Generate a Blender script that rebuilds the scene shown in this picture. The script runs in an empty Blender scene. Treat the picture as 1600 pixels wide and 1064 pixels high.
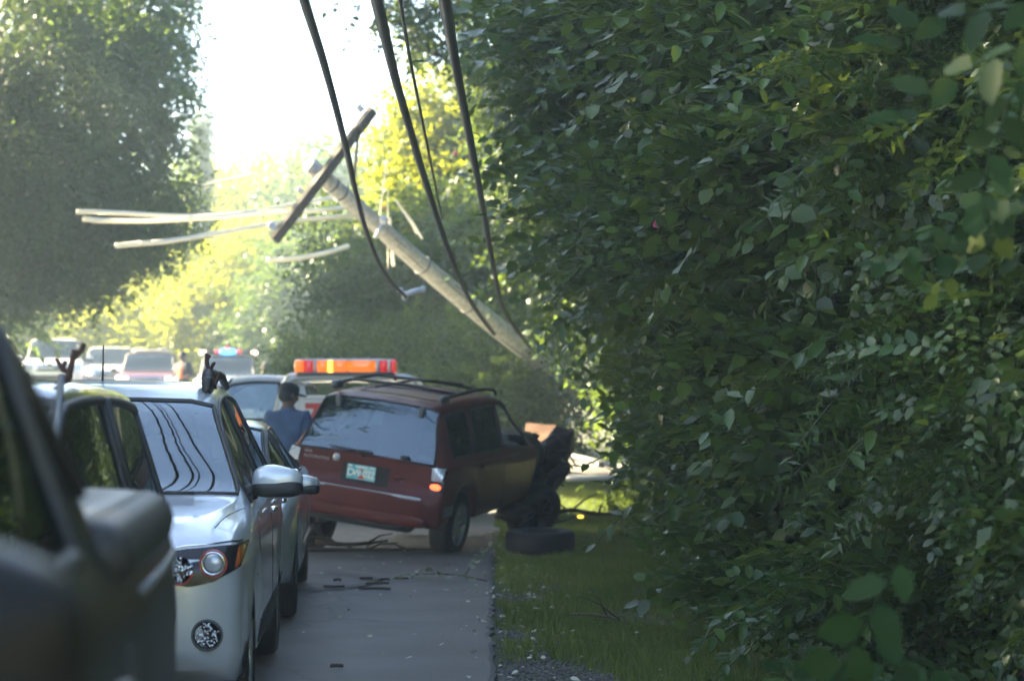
import bpy, bmesh, math, random
import numpy as np
from mathutils import Vector, Matrix, noise
from mathutils.bvhtree import BVHTree
R = math.radians
PI = math.pi
rnd = random.Random(7)
S = bpy.context.scene
C = S.collection

# ------------------------------------------------------------------ camera, sky, sun, exposure
FPX = 3111.0
cam_d = bpy.data.cameras.new('camera'); cam = bpy.data.objects.new('camera', cam_d); C.objects.link(cam)
cam_d.sensor_width = 36.0; cam_d.lens = FPX / 1600 * 36
cam.location = (0, 0, 1.5)
CAM_R = Matrix.Rotation(-R(0.553), 3, 'Z') @ Matrix.Rotation(R(90 + 1.99), 3, 'X')
cam.rotation_euler = CAM_R.to_euler()
cam_d.clip_start = 0.1; cam_d.clip_end = 2000
cam_d.dof.use_dof = True; cam_d.dof.focus_distance = 11.0; cam_d.dof.aperture_fstop = 2.6
S.camera = cam
EYE = Vector((0, 0, 1.5))
def at(px, py, Y):
    """world point seen at photo pixel (px,py) at depth Y"""
    d = CAM_R @ Vector(((px - 800) / FPX, (532 - py) / FPX, -1))
    return EYE + d * (Y / d.y)

SUN_AZ, SUN_EL = 64.0, 30.0           # azimuth to the left of the road direction, elevation
w = bpy.data.worlds.new('World'); S.world = w; w.use_nodes = True
nt = w.node_tree; bg = nt.nodes['Background']
sky = nt.nodes.new('ShaderNodeTexSky'); sky.sky_type = 'NISHITA'; sky.sun_disc = False
sky.sun_elevation = R(SUN_EL); sky.sun_rotation = R(-SUN_AZ)
sky.dust_density = 1.5; sky.air_density = 1.0
nt.links.new(sky.outputs[0], bg.inputs[0]); bg.inputs[1].default_value = 0.053
sun_d = bpy.data.lights.new('sun', 'SUN'); sun = bpy.data.objects.new('sun', sun_d); C.objects.link(sun)
sun_d.energy = 5.0; sun_d.angle = R(0.6); sun_d.color = (1.0, 0.84, 0.55)
sdir = Vector((-math.sin(R(SUN_AZ)) * math.cos(R(SUN_EL)), math.cos(R(SUN_AZ)) * math.cos(R(SUN_EL)), math.sin(R(SUN_EL))))
sun.rotation_euler = sdir.to_track_quat('Z', 'Y').to_euler(); sun.location = (-20, 30, 30)
S.view_settings.view_transform = 'Standard'; S.view_settings.look = 'None'
S.view_settings.exposure = 3.75; S.view_settings.gamma = 1.0
S.cycles.max_bounces = 7; S.cycles.transparent_max_bounces = 12; S.cycles.volume_bounces = 1
S.cycles.diffuse_bounces = 3; S.cycles.glossy_bounces = 3; S.cycles.transmission_bounces = 4
S.cycles.use_denoising = True; S.cycles.sample_clamp_indirect = 6
HAZE = 0.0025

# ------------------------------------------------------------------ materials
M = {}
def mat(name, col, rough=0.6, metal=0.0, spec=0.5, coat=0.0, emit=None, es=1.0, nscale=None, namt=0.0, col2=None, bump=0.0, bscale=60, grain=0):
    m = bpy.data.materials.new(name); m.use_nodes = True
    t = m.node_tree; b = t.nodes['Principled BSDF']
    b.inputs['Base Color'].default_value = (*col, 1); b.inputs['Roughness'].default_value = rough
    b.inputs['Metallic'].default_value = metal; b.inputs['Specular IOR Level'].default_value = spec
    b.inputs['Coat Weight'].default_value = coat; b.inputs['Coat Roughness'].default_value = 0.06
    if emit: b.inputs['Emission Color'].default_value = (*emit, 1); b.inputs['Emission Strength'].default_value = es
    tc = t.nodes.new('ShaderNodeTexCoord')
    if nscale:
        n = t.nodes.new('ShaderNodeTexNoise'); n.inputs['Scale'].default_value = nscale; n.inputs['Detail'].default_value = 6
        t.links.new(tc.outputs['Object'], n.inputs['Vector'])
        r = t.nodes.new('ShaderNodeValToRGB'); r.color_ramp.elements[0].position = 0.35; r.color_ramp.elements[1].position = 0.68
        c2 = col2 or tuple(c * (1 - namt) for c in col)
        r.color_ramp.elements[0].color = (*c2, 1); r.color_ramp.elements[1].color = (*col, 1)
        t.links.new(n.outputs['Fac'], r.inputs['Fac']); t.links.new(r.outputs[0], b.inputs['Base Color'])
        if grain:
            g1 = t.nodes.new('ShaderNodeTexNoise'); g1.inputs['Scale'].default_value = grain; g1.inputs['Detail'].default_value = 3
            g2 = t.nodes.new('ShaderNodeTexVoronoi'); g2.feature = 'DISTANCE_TO_EDGE'; g2.inputs['Scale'].default_value = .45
            wv = t.nodes.new('ShaderNodeTexNoise'); wv.inputs['Scale'].default_value = 2.5; wv.inputs['Detail'].default_value = 8
            vm = t.nodes.new('ShaderNodeMixRGB'); vm.inputs[0].default_value = .35
            t.links.new(tc.outputs['Object'], g1.inputs['Vector']); t.links.new(tc.outputs['Object'], wv.inputs['Vector']); t.links.new(tc.outputs['Object'], vm.inputs[1]); t.links.new(wv.outputs['Color'], vm.inputs[2]); t.links.new(vm.outputs[0], g2.inputs['Vector'])
            r1 = t.nodes.new('ShaderNodeMapRange'); r1.inputs[1].default_value = .3; r1.inputs[2].default_value = .7; r1.inputs[3].default_value = .72; r1.inputs[4].default_value = 1.25
            r2 = t.nodes.new('ShaderNodeMapRange'); r2.inputs[1].default_value = 0; r2.inputs[2].default_value = .006; r2.inputs[3].default_value = .45; r2.inputs[4].default_value = 1
            mm = t.nodes.new('ShaderNodeMath'); mm.operation = 'MULTIPLY'; mx = t.nodes.new('ShaderNodeMixRGB'); mx.blend_type = 'MULTIPLY'; mx.inputs[0].default_value = 1
            t.links.new(g1.outputs['Fac'], r1.inputs[0]); t.links.new(g2.outputs['Distance'], r2.inputs[0]); t.links.new(r1.outputs[0], mm.inputs[0]); t.links.new(r2.outputs[0], mm.inputs[1])
            t.links.new(r.outputs[0], mx.inputs[1]); t.links.new(mm.outputs[0], mx.inputs[2]); t.links.new(mx.outputs[0], b.inputs['Base Color'])
    if bump:
        n = t.nodes.new('ShaderNodeTexNoise'); n.inputs['Scale'].default_value = bscale; n.inputs['Detail'].default_value = 5
        t.links.new(tc.outputs['Object'], n.inputs['Vector'])
        bp = t.nodes.new('ShaderNodeBump'); bp.inputs['Strength'].default_value = bump; bp.inputs['Distance'].default_value = 0.02
        t.links.new(n.outputs['Fac'], bp.inputs['Height']); t.links.new(bp.outputs[0], b.inputs['Normal'])
    M[name] = m
    return m
def glass(name, tint, refl, rough=0.02, gc=(0.8, 0.93, 1)):
    m = bpy.data.materials.new(name); m.use_nodes = True; t = m.node_tree; t.nodes.clear()
    o = t.nodes.new('ShaderNodeOutputMaterial'); tr = t.nodes.new('ShaderNodeBsdfTransparent'); gl = t.nodes.new('ShaderNodeBsdfGlossy')
    tr.inputs[0].default_value = (*tint, 1); gl.inputs[0].default_value = (*gc, 1); gl.inputs['Roughness'].default_value = rough
    fr = t.nodes.new('ShaderNodeFresnel'); fr.inputs[0].default_value = refl
    mx = t.nodes.new('ShaderNodeMixShader')
    t.links.new(fr.outputs[0], mx.inputs[0]); t.links.new(tr.outputs[0], mx.inputs[1]); t.links.new(gl.outputs[0], mx.inputs[2])
    t.links.new(mx.outputs[0], o.inputs[0]); M[name] = m
    return m
def leafmat(name, c1, c2, c3, trans=0.4, rough=0.42, spec=0.6, tcol=(0.30, 0.42, 0.05)):
    m = bpy.data.materials.new(name); m.use_nodes = True; t = m.node_tree; b = t.nodes['Principled BSDF']; o = t.nodes['Material Output']
    a = t.nodes.new('ShaderNodeAttribute'); a.attribute_name = 'tint'
    r = t.nodes.new('ShaderNodeValToRGB'); r.color_ramp.elements[0].color = (*c1, 1); r.color_ramp.elements[1].color = (*c3, 1)
    e = r.color_ramp.elements.new(0.5); e.color = (*c2, 1)
    t.links.new(a.outputs['Fac'], r.inputs[0]); t.links.new(r.outputs[0], b.inputs['Base Color'])
    b.inputs['Roughness'].default_value = rough; b.inputs['Specular IOR Level'].default_value = spec
    tl = t.nodes.new('ShaderNodeBsdfTranslucent')
    mc = t.nodes.new('ShaderNodeMixRGB'); mc.blend_type = 'MIX'; mc.inputs[0].default_value = 0.6; mc.inputs[2].default_value = (*tcol, 1)
    t.links.new(r.outputs[0], mc.inputs[1]); t.links.new(mc.outputs[0], tl.inputs[0])
    mx = t.nodes.new('ShaderNodeMixShader'); mx.inputs[0].default_value = trans
    t.links.new(b.outputs[0], mx.inputs[1]); t.links.new(tl.outputs[0], mx.inputs[2]); t.links.new(mx.outputs[0], o.inputs[0])
    M[name] = m

mat('silver_paint', (0.58, 0.62, 0.66), 0.28, 0.35, coat=0.8)
mat('sedan_paint', (0.47, 0.50, 0.50), 0.3, 0.4, coat=0.8)
mat('black_paint', (0.012, 0.014, 0.016), 0.2, 0.1, coat=1.0)
mat('pickup_paint', (0.008, 0.010, 0.010), 0.35, 0.0, spec=0.2, coat=0.12, nscale=4, namt=0.3)
mat('white_paint', (0.78, 0.78, 0.76), 0.3, coat=0.6)
mat('truck_paint', (0.62, 0.64, 0.64), 0.4, coat=0.3, nscale=5, namt=0.15)
mat('red_paint', (0.125, 0.018, 0.014), 0.5, 0.05, spec=0.3, coat=0.14, nscale=3, namt=0.25)
mat('maroon_paint', (0.13, 0.03, 0.03), 0.3, 0.2, coat=0.8)
mat('police_paint', (0.30, 0.36, 0.45), 0.3, 0.2, coat=0.8)
mat('wreck_metal', (0.035, 0.02, 0.018), 0.5, 0.4, nscale=9, namt=0.7)
mat('plastic', (0.016, 0.017, 0.018), 0.5, bump=0.15, bscale=300)
mat('grey_plastic', (0.10, 0.11, 0.115), 0.45)
mat('ribbed_cover', (0.10, 0.097, 0.09), 0.45, bump=0.1, bscale=150)
mat('tyre_rubber', (0.013, 0.013, 0.013), 0.75, bump=0.3, bscale=90)
mat('alloy', (0.55, 0.56, 0.58), 0.25, 0.9)
mat('chrome', (0.8, 0.82, 0.84), 0.08, 1.0)
mat('far_glass', (0.02, 0.035, 0.05), 0.12)
mat('interior', (0.03, 0.03, 0.032), 0.8)
mat('seat_cloth', (0.16, 0.165, 0.17), 0.85)
mat('lamp_dark', (0.03, 0.03, 0.035), 0.2, 0.5)
mat('lamp_amber', (0.5, 0.12, 0.03), 0.2, coat=1)
mat('lamp_red', (0.5, 0.02, 0.015), 0.2, coat=1)
mat('brake_lit', (0.9, 0.06, 0.02), 0.2, emit=(1, 0.10, 0.03), es=.38)
mat('halo_red', (0.55, 0.07, 0.045), 0.15, coat=1)
mat('skid', (0.040, 0.042, 0.045), 0.7)
mat('mirror_black', (0.006, 0.007, 0.008), 0.45, spec=0.15, coat=0.05)
mat('headlight_lit', (0.9, 0.8, 0.7), 0.2, emit=(1, 0.72, 0.45), es=0.8)
mat('blue_lit', (0.02, 0.2, 1), 0.2, emit=(0.05, 0.30, 1.0), es=0.6)
mat('bar_red', (0.75, 0.03, 0.03), 0.15, coat=1, emit=(1, 0.04, 0.05), es=0.03)
mat('bar_amber', (0.85, 0.2, 0.03), 0.15, coat=1, emit=(1, 0.22, 0.02), es=0.07)
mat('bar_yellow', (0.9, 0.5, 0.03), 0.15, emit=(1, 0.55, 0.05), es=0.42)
mat('lens_clear', (0.62, 0.66, 0.7), 0.08, 0.3, coat=1)
mat('plate_teal', (0.05, 0.42, 0.47), 0.3, emit=None, nscale=14, col2=(0.45, 0.75, 0.75))
mat('plate_white', (0.92, 0.92, 0.80), 0.3)
mat('plate_red', (0.62, 0.09, 0.04), 0.3)
mat('badge_grey', (0.45, 0.46, 0.5), 0.3, 0.5)
mat('paint_red', (0.55, 0.05, 0.04), 0.5)
mat('asphalt', (0.092, 0.095, 0.100), 0.55, nscale=1.6, namt=0.35, grain=240, bump=0.5, bscale=260)
mat('old_road', (0.21, 0.20, 0.185), 0.8, nscale=6, namt=0.35, bump=0.5, bscale=120)
mat('soil', (0.085, 0.075, 0.058), 0.95, nscale=3.0, col2=(0.045, 0.070, 0.022), bump=0.8, bscale=40)
mat('pole_wood', (0.72, 0.70, 0.64), 0.8, nscale=14, namt=0.35, bump=0.4, bscale=50)
mat('arm_wood', (0.16, 0.15, 0.14), 0.85, nscale=20, namt=0.4)
mat('cable_black', (0.11, 0.115, 0.125), 0.45)  # haze put into the colour: black cable lightened to blue-grey
mat('cable_grey', (0.13, 0.12, 0.11), 0.45)
mat('cable_bright', (0.93, 0.90, 0.78), 0.5)  # warm sun glow put into the near-white colour
mat('porcelain', (0.75, 0.76, 0.78), 0.15, coat=0.6)
mat('bark', (0.10, 0.075, 0.055), 0.9, nscale=18, namt=0.5, bump=0.8, bscale=30)
mat('twig', (0.055, 0.040, 0.028), 0.9)
mat('skin', (0.10, 0.052, 0.033), 0.55)
mat('shirt_blue', (0.055, 0.11, 0.22), 0.85, nscale=9, namt=0.25, bump=0.4, bscale=18)
mat('jeans', (0.03, 0.05, 0.10), 0.9)
mat('cap_dark', (0.012, 0.013, 0.018), 0.8)
mat('vest_orange', (0.85, 0.13, 0.03), 0.7)
mat('uniform_dark', (0.02, 0.024, 0.04), 0.8)
mat('antler_brown', (0.055, 0.026, 0.018), 0.9, bump=0.5, bscale=80)
mat('rust', (0.15, 0.07, 0.035), 0.8, nscale=6, namt=0.5)
mat('pale_boards', (0.24, 0.23, 0.215), 0.7, nscale=8, namt=0.3)
mat('gravel', (0.14, 0.135, 0.13), 0.85, nscale=30, namt=0.5)
mat('litter_pale', (0.42, 0.42, 0.33), 0.7)
mat('petal', (0.70, 0.10, 0.25), 0.6)
glass('windscreen_glass', (0.34, 0.42, 0.45), 2.3)
glass('tint_glass', (0.025, 0.03, 0.03), 1.5, gc=(.55, .62, .60))
glass('pickup_glass', (0.003, 0.004, 0.004), 1.35, gc=(.25, .32, .3))
glass('clear_glass', (0.82, 0.88, 0.88), 1.5)
glass('hatch_glass', (0.07, 0.11, 0.13), 2.2)
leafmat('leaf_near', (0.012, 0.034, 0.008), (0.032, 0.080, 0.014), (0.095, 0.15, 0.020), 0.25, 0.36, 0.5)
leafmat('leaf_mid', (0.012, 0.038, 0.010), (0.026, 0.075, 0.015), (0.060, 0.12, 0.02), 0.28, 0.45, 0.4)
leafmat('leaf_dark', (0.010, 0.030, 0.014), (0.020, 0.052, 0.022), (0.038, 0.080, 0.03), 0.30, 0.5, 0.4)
leafmat('leaf_sunny', (0.05, 0.10, 0.008), (0.16, 0.20, 0.012), (0.32, 0.31, 0.02), 0.38, 0.5, 0.4, tcol=(0.60, 0.62, 0.03))  # sunlight put into the leaf colour as a strong bright yellow
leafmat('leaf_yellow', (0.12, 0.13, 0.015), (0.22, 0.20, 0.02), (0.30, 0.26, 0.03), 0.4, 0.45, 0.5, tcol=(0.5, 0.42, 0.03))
leafmat('leaf_big', (0.007, 0.022, 0.005), (0.014, 0.040, 0.008), (0.07, 0.095, 0.012), 0.12, 0.6, 0.1)
leafmat('grass_blades', (0.050, 0.085, 0.016), (0.095, 0.14, 0.028), (0.19, 0.18, 0.06), 0.3, 0.6, 0.3)

# ------------------------------------------------------------------ helpers
def link(o, parent=None):
    C.objects.link(o)
    if parent is not None: o.parent = parent
    return o
def tag(o, label, cat, group=None, kind=None):
    if label: o['label'] = label
    if cat: o['category'] = cat
    if group: o['group'] = group
    if kind: o['kind'] = kind
    return o
def struct(o):
    o['kind'] = 'structure'; return o
def empty(name, label, cat, loc=(0, 0, 0), rz=0, group=None, matrix=None):
    o = bpy.data.objects.new(name, None); C.objects.link(o); o.empty_display_size = 0.2
    if matrix is not None: o.matrix_world = matrix
    else: o.location = loc; o.rotation_euler = (0, 0, rz)
    return tag(o, label, cat, group)
def mobj(name, verts, faces, m, parent=None, smooth=True, bevel=0):
    me = bpy.data.meshes.new(name); me.from_pydata([tuple(v) for v in verts], [], faces); me.update()
    if smooth: me.polygons.foreach_set('use_smooth', [True] * len(me.polygons))
    me.materials.append(M[m] if isinstance(m, str) else m)
    o = bpy.data.objects.new(name, me)
    link(o, parent)
    if bevel:
        b = o.modifiers.new('bevel', 'BEVEL'); b.width = bevel; b.segments = 3; b.limit_method = 'ANGLE'
    return o
class MB:
    """collects shapes for ONE mesh object"""
    def __init__(s): s.v = []; s.f = []
    def add(s, v, f):
        n = len(s.v); s.v += [Vector(p) for p in v]; s.f += [tuple(i + n for i in q) for q in f]; return s
    def box(s, c, size, rot=None):
        hx, hy, hz = [k / 2 for k in size]; c = Vector(c)
        vs = [Vector((x, y, z)) for x in (-hx, hx) for y in (-hy, hy) for z in (-hz, hz)]
        if rot is not None: vs = [rot @ v for v in vs]
        s.add([c + v for v in vs], [(0, 1, 3, 2), (4, 6, 7, 5), (0, 4, 5, 1), (2, 3, 7, 6), (0, 2, 6, 4), (1, 5, 7, 3)])
        return s
    def tube(s, pts, r, n=8, caps=True):
        pts = [Vector(p) for p in pts]; rs = r if hasattr(r, '__len__') else [r] * len(pts)
        rings = []; up = None
        for i, p in enumerate(pts):
            d = (pts[min(i + 1, len(pts) - 1)] - pts[max(i - 1, 0)])
            if d.length < 1e-9: d = Vector((0, 0, 1))
            d.normalize()
            if up is None: up = Vector((0, 0, 1)) if abs(d.z) < 0.9 else Vector((1, 0, 0))
            a = d.cross(up)
            if a.length < 1e-4: a = d.orthogonal()
            a.normalize(); up = a.cross(d).normalized()
            rings.append([p + (a * math.cos(k * 2 * PI / n) + up * math.sin(k * 2 * PI / n)) * rs[i] for k in range(n)])
        v = [q for g in rings for q in g]; f = []
        for i in range(len(pts) - 1):
            for k in range(n): f.append((i * n + k, i * n + (k + 1) % n, (i + 1) * n + (k + 1) % n, (i + 1) * n + k))
        if caps: f.append(tuple(range(n))[::-1]); f.append(tuple((len(pts) - 1) * n + k for k in range(n)))
        s.add(v, f); return s
    def lathe(s, prof, n=28, c=(0, 0, 0), axis='X'):
        """prof: list of (radius, along)"""
        c = Vector(c); v = []; f = []
        for (r, a) in prof:
            for k in range(n):
                t = k * 2 * PI / n; p = (a, r * math.cos(t), r * math.sin(t))
                if axis == 'Y': p = (p[1], p[0], p[2])
                if axis == 'Z': p = (p[1], p[2], p[0])
                v.append(c + Vector(p))
        for i in range(len(prof) - 1):
            for k in range(n): f.append((i * n + k, i * n + (k + 1) % n, (i + 1) * n + (k + 1) % n, (i + 1) * n + k))
        s.add(v, f); return s
    def sell(s, c, size, e=0.5, nu=20, nv=12, rot=None):
        """superellipsoid (rounded box for small e)"""
        c = Vector(c); v = []; f = []
        sp = lambda x: math.copysign(abs(x) ** e, x)
        for i in range(nv + 1):
            a = -PI / 2 + PI * i / nv
            for j in range(nu):
                b = 2 * PI * j / nu
                p = Vector((size[0] / 2 * sp(math.cos(a)) * sp(math.cos(b)), size[1] / 2 * sp(math.cos(a)) * sp(math.sin(b)), size[2] / 2 * sp(math.sin(a))))
                if rot is not None: p = rot @ p
                v.append(c + p)
        for i in range(nv):
            for j in range(nu): f.append((i * nu + j, i * nu + (j + 1) % nu, (i + 1) * nu + (j + 1) % nu, (i + 1) * nu + j))
        s.add(v, f); return s
    def xf(s, mtx): s.v = [mtx @ p for p in s.v]; return s
    def build(s, name, m, parent=None, smooth=True, bevel=0): return mobj(name, s.v, s.f, m, parent, smooth, bevel)
def catmull(pts, n=8):
    P = [Vector(p) for p in pts]; P = [2 * P[0] - P[1]] + P + [2 * P[-1] - P[-2]]; out = []
    for i in range(1, len(P) - 2):
        for k in range(n):
            t = k / n; a, b, c, d = P[i - 1:i + 3]
            out.append(0.5 * ((2 * b) + (c - a) * t + (2 * a - 5 * b + 4 * c - d) * t * t + (3 * b - a - 3 * c + d) * t ** 3))
    out.append(P[-2]); return out
def pchip(xs, ys, x):
    xs = np.asarray(xs, float); ys = np.asarray(ys, float); h = np.diff(xs); dl = np.diff(ys) / h; m = np.zeros(len(xs))
    m[0], m[-1] = dl[0], dl[-1]
    for i in range(1, len(xs) - 1):
        if dl[i - 1] * dl[i] > 0:
            w1, w2 = 2 * h[i] + h[i - 1], h[i] + 2 * h[i - 1]; m[i] = (w1 + w2) / (w1 / dl[i - 1] + w2 / dl[i])
    k = int(np.clip(np.searchsorted(xs, x, 'right') - 1, 0, len(xs) - 2)); t = (x - xs[k]) / h[k]
    return (2 * t ** 3 - 3 * t * t + 1) * ys[k] + (t ** 3 - 2 * t * t + t) * h[k] * m[k] + (-2 * t ** 3 + 3 * t * t) * ys[k + 1] + (t ** 3 - t * t) * h[k] * m[k + 1]

# ------------------------------------------------------------------ terrain and roads
def gz(x, y):
    z = 0.0
    if y > 27: z += (min(y, 62) - 27) * 0.055
    if y > 62: z += (y - 62) * 0.20 - 0.0
    if y > 95: z += 0.0
    if x > 2.6: z += (x - 2.6) * 0.75 * min(1, max(0.25, (60 - y) / 30)) if x < 14 else 11.4 * 0.75 * min(1, max(0.25, (60 - y) / 30))
    return z
gv, gf = [], []
gx = [-120, -90, -60, -40, -30, -24, -18, -14, -10, -8, -6, -4, -2, 0.3, 0.8, 1.4, 2, 2.6, 3.2, 4, 5, 6.5, 8, 10, 12, 14, 20, 40, 80, 120]
gy = [-60, -20, -5, 0, 3, 6, 8, 10, 12, 14, 16, 18, 20, 22, 24, 27, 30, 34, 38, 42, 46, 50, 54, 58, 62, 66, 72, 80, 90, 100, 130, 160]
for y in gy:
    for x in gx:
        zz = gz(x, min(y, 100)) + (noise.noise(Vector((x * .5, y * .5, 0))) * 0.05 if (x > 0.9 or x < -8) else 0)
        if 0.3 <= x <= 2: zz += 0.012
        if -7 < x < 0.3: zz -= 0.03
        gv.append((x, y, zz))
nx = len(gx)
for j in range(len(gy) - 1):
    for i in range(nx - 1): gf.append((j * nx + i, j * nx + i + 1, (j + 1) * nx + i + 1, (j + 1) * nx + i))
struct(mobj('ground', gv, gf, 'soil'))
# asphalt slab with a real edge
rv, rf = [], []
ys = [-30 + i for i in range(36)] + [6 + i * .1 for i in range(146)] ; ys = [y for y in ys if y <= 20.5] + [20.7]
for y in ys:
    e = 0.0 + noise.noise(Vector((y * 1.1, 3, 0))) * 0.05 + noise.noise(Vector((y * 5, 8, 0))) * 0.035
    e2 = 0
    for (x, z) in ((-6.2, -0.02), (-6.2, 0.03), (-3, 0.045), (e - 0.03, 0.035), (e, 0.025), (e + 0.015, -0.03)):
        rv.append((x, y + (noise.noise(Vector((x * 2, y, 9))) * 0.1 if y == 20.7 else 0), z))
for j in range(len(ys) - 1):
    for i in range(5): rf.append((j * 6 + i, j * 6 + i + 1, j * 6 + 7 + i, j * 6 + 6 + i))
n0 = (len(ys) - 1) * 6
rf.append((n0, n0 + 5, n0 + 4, n0 + 3, n0 + 2, n0 + 1))
struct(mobj('road', rv, rf, 'asphalt', smooth=False))
# old pale road that goes on round the left-hand bend
cl = catmull([(-3.1, 20.5, 0), (-3.2, 27, 0), (-4.4, 36, 0), (-7, 46, 0), (-10, 56, 0), (-15, 64, 0), (-26, 70, 0)], 8)
rv, rf = [], []
for i, p in enumerate(cl):
    d = (cl[min(i + 1, len(cl) - 1)] - cl[max(i - 1, 0)]).normalized(); nrm = Vector((d.y, -d.x, 0))
    for k in range(9):
        q = p + nrm * (-3.6 + 7.0 * k / 8)
        rv.append((q.x, q.y, gz(min(q.x, 2.5), q.y) + 0.012 + (0.0 if -7 < q.x < 0.3 else 0.03)))
for i in range(len(cl) - 1):
    for k in range(8): rf.append((i * 9 + k, i * 9 + k + 1, i * 9 + 10 + k, i * 9 + 9 + k))
struct(mobj('old_road', rv, rf, 'old_road'))

# ------------------------------------------------------------------ cars
def shell(L, keys, K_extra=None, wheels=(), RW=0.34, nstep=0.07, ysharp=(), deform=None):
    """keys: (y, zb, w, belt, top, wt). returns stations ys and grid of points"""
    ky = [k[0] for k in keys]
    ys = set(round(k[0], 4) for k in keys) | set(round(y, 4) for y in ysharp)
    y = ky[0]
    while y < ky[-1]: ys.add(round(y, 4)); y += nstep
    ys = sorted(ys); out = [ys[0]]
    for y in ys[1:]:
        if y - out[-1] > 0.012: out.append(y)
        elif y in [round(k[0], 4) for k in keys]: out[-1] = y
    ys = out; G = []
    for y in ys:
        zb, w_, belt, top, wt = [float(pchip(ky, [k[i] for k in keys], y)) for i in (1, 2, 3, 4, 5)]
        arch = 0
        for yw in wheels:
            d = abs(y - yw); Ra = RW + 0.055
            if d < Ra: arch = max(arch, RW + math.sqrt(Ra * Ra - d * d))
        zs = max(zb, arch)
        dz = top - belt; wl = w_ * 0.955
        lp = lambda a, b, t: a + (b - a) * t
        flare = 0.012 if arch else 0.0
        pts = [(0, zb + .02), (w_ * .80, max(zb, arch)), (w_ * .975 + flare, zs + .012), (w_ + flare, lp(zs, belt, .22)), (w_, lp(zs, belt, .45)), (w_ * .998, lp(zs, belt, .72)),
               (w_ * .985, belt - .05 * min(1, (belt - zs) / .4)), (wl, belt), (lp(wl, wt, .12), belt + .07 * dz), (lp(wl, wt, .50), belt + .46 * dz), (lp(wl, wt, .88), belt + .84 * dz),
               (wt, belt + .93 * dz), (wt * .82, belt + .985 * dz), (wt * .42, top), (0, top + .006)]
        G.append([Vector((x, y, z)) for x, z in pts] + [Vector((-x, y, z)) for x, z in reversed(pts[:-1])])
    if deform: G = [[deform(p) for p in row] for row in G]
    return ys, G
NR = 29
def cap(G, yi, bulge, sgn):
    row = G[yi]; v = []; f = []; n = 10
    for i in range(0, 15):
        a, b = row[i], row[NR - 1 - i]
        for k in range(n + 1):
            t = k / n; p = a.lerp(b, t); p = Vector(p); u = 2 * t - 1; zz = 1 - abs(i / 14 * 2 - 1) ** 3
            p.y += sgn * bulge * (1 - u ** 4) * zz; v.append(p)
    for i in range(14):
        for k in range(n):
            q = (i * (n + 1) + k, i * (n + 1) + k + 1, (i + 1) * (n + 1) + k + 1, (i + 1) * (n + 1) + k)
            f.append(q if sgn < 0 else q[::-1])
    return v, f
def ray(bvh, o, d, off):
    h = bvh.ray_cast(Vector(o), Vector(d).normalized())
    if h[0] is None: return None
    n = h[1] if h[1].dot(Vector(d)) < 0 else -h[1]
    return h[0] + n * off
def patch(name, bvh, top, bot, m, parent, view='front', off=0.004, nm=4, nn=14, thick=0.0):
    """panel laid on the body: top/bot polylines in (u,z) of the chosen view"""
    def rs(pl, n):
        pl = [Vector((p[0], 0, p[1])) for p in pl]; ds = [0]
        for a, b in zip(pl, pl[1:]): ds.append(ds[-1] + (b - a).length)
        o = []
        for i in range(n + 1):
            t = ds[-1] * i / n
            for j in range(len(ds) - 1):
                if t <= ds[j + 1] + 1e-9: break
            q = (t - ds[j]) / max(1e-9, ds[j + 1] - ds[j]); o.append(pl[j].lerp(pl[j + 1], q))
        return o
    A, B = rs(top, nn), rs(bot, nn); v = []; f = []; last = None
    for i in range(nn + 1):
        for j in range(nm + 1):
            p = A[i].lerp(B[i], j / nm)
            if view == 'front': q = ray(bvh, (p.x, 6, p.z), (0, -1, 0), off)
            elif view == 'rear': q = ray(bvh, (p.x, -6, p.z), (0, 1, 0), off)
            elif view == 'diagL': q = ray(bvh, (p.x - 3, 6, p.z), (0.5, -1, 0), off)   # aims at x = p.x when y=0
            elif view == 'left': q = ray(bvh, (-5, p.x, p.z), (1, 0, 0), off)
            elif view == 'right': q = ray(bvh, (5, p.x, p.z), (-1, 0, 0), off)
            elif view == 'top': q = ray(bvh, (p.x, p.z, 5), (0, 0, -1), off)
            if q is None: q = last if last is not None else Vector((p.x, 0, p.z))
            last = q; v.append(q)
    for i in range(nn):
        for j in range(nm): f.append((i * (nm + 1) + j, i * (nm + 1) + j + 1, (i + 1) * (nm + 1) + j + 1, (i + 1) * (nm + 1) + j))
    return mobj(name, v, f, m, parent)
def line_on(bvh, pts, view, r, off=0.0):
    o = []
    for i in range(len(pts) - 1):
        for k in range(6):
            a, b = Vector((*pts[i], 0)), Vector((*pts[i + 1], 0)); p = a.lerp(b, k / 6)
            q = {'left': lambda: ray(bvh, (-5, p.x, p.y), (1, 0, 0), off), 'right': lambda: ray(bvh, (5, p.x, p.y), (-1, 0, 0), off), 'front': lambda: ray(bvh, (p.x, 6, p.y), (0, -1, 0), off),
                 'rear': lambda: ray(bvh, (p.x, -6, p.y), (0, 1, 0), off), 'top': lambda: ray(bvh, (p.x, p.y, 5), (0, 0, -1), off)}[view]()
            if q is not None: o.append(q)
    return o
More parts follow.
